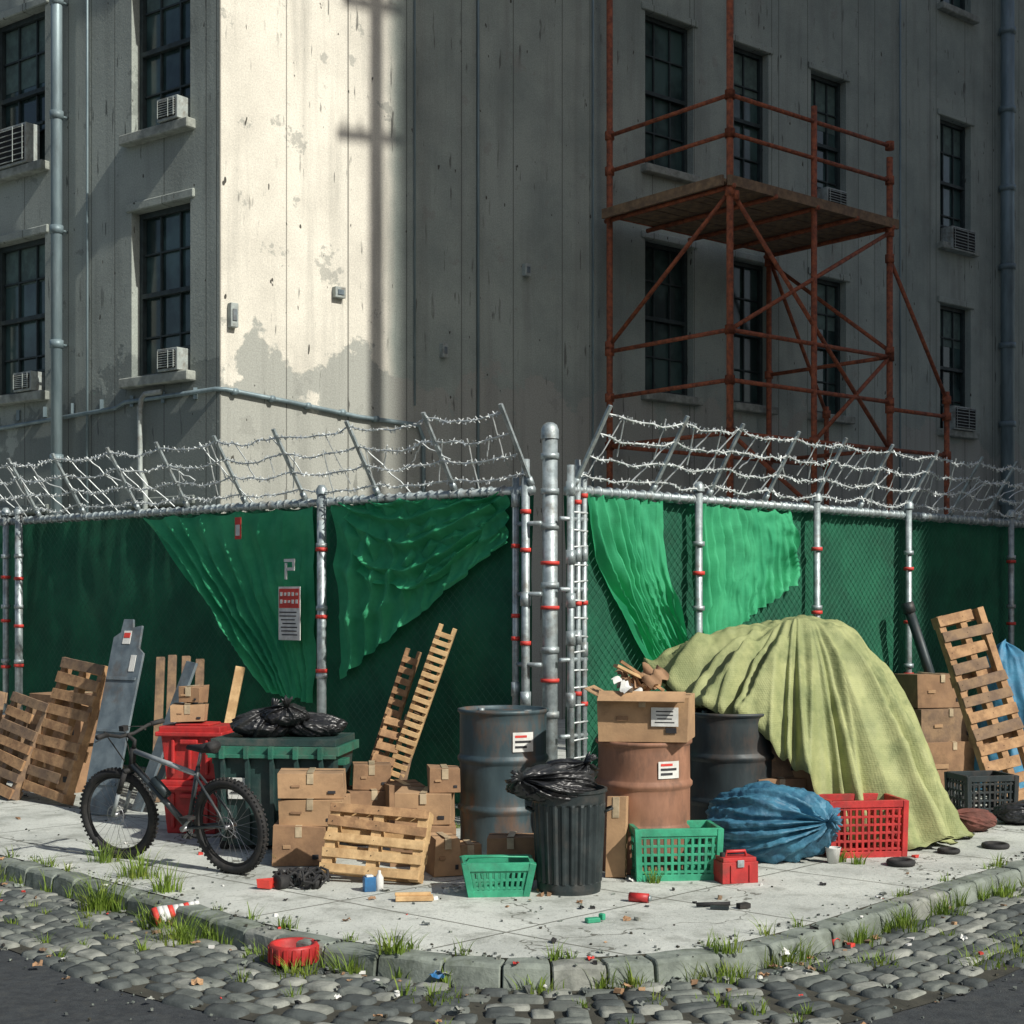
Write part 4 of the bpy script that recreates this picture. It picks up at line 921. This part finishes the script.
def tuft(x, y, z, n, hgt, spread):
    for _ in range(n):
        a = R.uniform(0, 6.28); r0 = R.uniform(0, 1)**.8*spread; bx = x+r0*math.cos(a); by = y+r0*math.sin(a)*.7; hh = hgt*R.uniform(.35, 1.1); ln = R.uniform(.15, .9)*hh; w = R.uniform(.003, .007)
        a2 = a+R.uniform(-.8, .8); dx, dy = math.cos(a2), math.sin(a2); sx, sy = -dy*w, dx*w; vs = []
        for k in range(4):
            t = k/3; ww = 1-t*.9; vs += [(bx+dx*ln*t*t+sx*ww, by+dy*ln*t*t+sy*ww, z+hh*t*(1-.15*t)), (bx+dx*ln*t*t-sx*ww, by+dy*ln*t*t-sy*ww, z+hh*t*(1-.15*t))]
        b.add(vs, [(0, 1, 3, 2), (2, 3, 5, 4), (4, 5, 7, 6)], GRS, True)
def near(x, y):
    best = min(range(0, 400), key=lambda i: (along(LEN*i/400)[0]-Vector((x, y))).length); return LEN*best/400
for x, off, n_, hg, sp in ((-3.3, -.55, 75, .2, .12), (-2.75, -.4, 110, .22, .16), (-2.5, .08, 170, .30, .16), (-2.3, -.25, 80, .22, .12), (-1.6, .2, 140, .2, .16), (-.7, .05, 90, .16, .12), (-.55, -.05, 80, .17, .1), (-.85, .25, 80, .12, .14), (.15, .06, 60, .11, .14), (.95, .08, 110, .14, .18), (1.25, .04, 100, .17, .14), (1.0, -.02, 60, .12, .1), (1.75, .05, 100, .15, .14), (2.15, .1, 100, .17, .16), (2.6, .08, 100, .17, .14), (1.9, .9, 110, .08, .35), (2.35, .85, 90, .06, .3), (3.3, .1, 70, .14, .2), (-3.6, .1, 90, .16, .2), (-4.6, .1, 90, .16, .25), (4.4, .1, 90, .14, .2), (-1.95, .1, 90, .16, .14), (-1.1, .06, 80, .12, .16), (.6, .05, 70, .1, .14), (-.2, .3, 60, .08, .2), (.8, .5, 60, .07, .2), (1.5, .4, 70, .08, .2)):
    s = near(x, 8.2+abs(x-.15)**1.05*.85); p, d, nn = along(s, off); tuft(p.x, p.y, 0 if off < 0 else -.13, n_, hg, sp)
for _ in range(170):
    o_ = R.choice([.03, .03, .03, R.uniform(.1, 1.0), R.uniform(.1, 1.0), -.17]); p, d, nn = along(R.uniform(LEN*.2, LEN*.8), o_); tuft(p.x, p.y, -.13 if o_ > 0 else -.01, 18, R.uniform(.06, .13) if o_ > .05 or o_ < 0 else R.uniform(.1, .2), .05)
for x, y in ((2.62, 11.35), (2.5, 11.45), (-1.75, 11.3), (1.0, 10.6), (-.2, 12.3)): tuft(x, y, 0, 35, .12, .05)
for side in 'LR':
    for _ in range(40): p = FP(side, R.uniform(.4, 9), 0, R.uniform(.15, .35)); tuft(p.x, p.y, 0, 22, R.uniform(.08, .22), .08)
b.obj('weeds', mat=Matrix())

# ------------------------------------------------------------ light, sky, camera
EL = rad(38); az = math.atan2(hx, hy)
w = bpy.data.worlds.new('World'); S.world = w; w.use_nodes = True
nt = w.node_tree; bg = nt.nodes['Background']; sky = nt.nodes.new('ShaderNodeTexSky'); sky.sky_type = 'NISHITA'; sky.sun_disc = False
sky.sun_elevation = EL; sky.sun_rotation = az; sky.air_density = 1.0; sky.dust_density = 2.0; sky.ozone_density = .4
nt.links.new(sky.outputs[0], bg.inputs[0]); bg.inputs[1].default_value = .085
L = bpy.data.lights.new('sun', 'SUN'); L.energy = 5.; L.angle = rad(.7); L.color = (1, .97, .89)
lo = bpy.data.objects.new('sun', L); COL.objects.link(lo)
sd = Vector((hx*math.cos(EL), hy*math.cos(EL), math.sin(EL))).normalized(); lo.rotation_euler = sd.to_track_quat('Z', 'Y').to_euler(); lo.location = (10, -5, 20)
cam = bpy.data.cameras.new('camera'); co = bpy.data.objects.new('camera', cam); COL.objects.link(co)
co.location = (0, 0, 2); co.rotation_euler = (rad(90), 0, 0); cam.sensor_width = 36; cam.lens = 52.73; cam.shift_y = .0859; cam.clip_end = 500
S.camera = co
S.view_settings.view_transform = 'Standard'; S.view_settings.look = 'None'; S.view_settings.exposure = 0
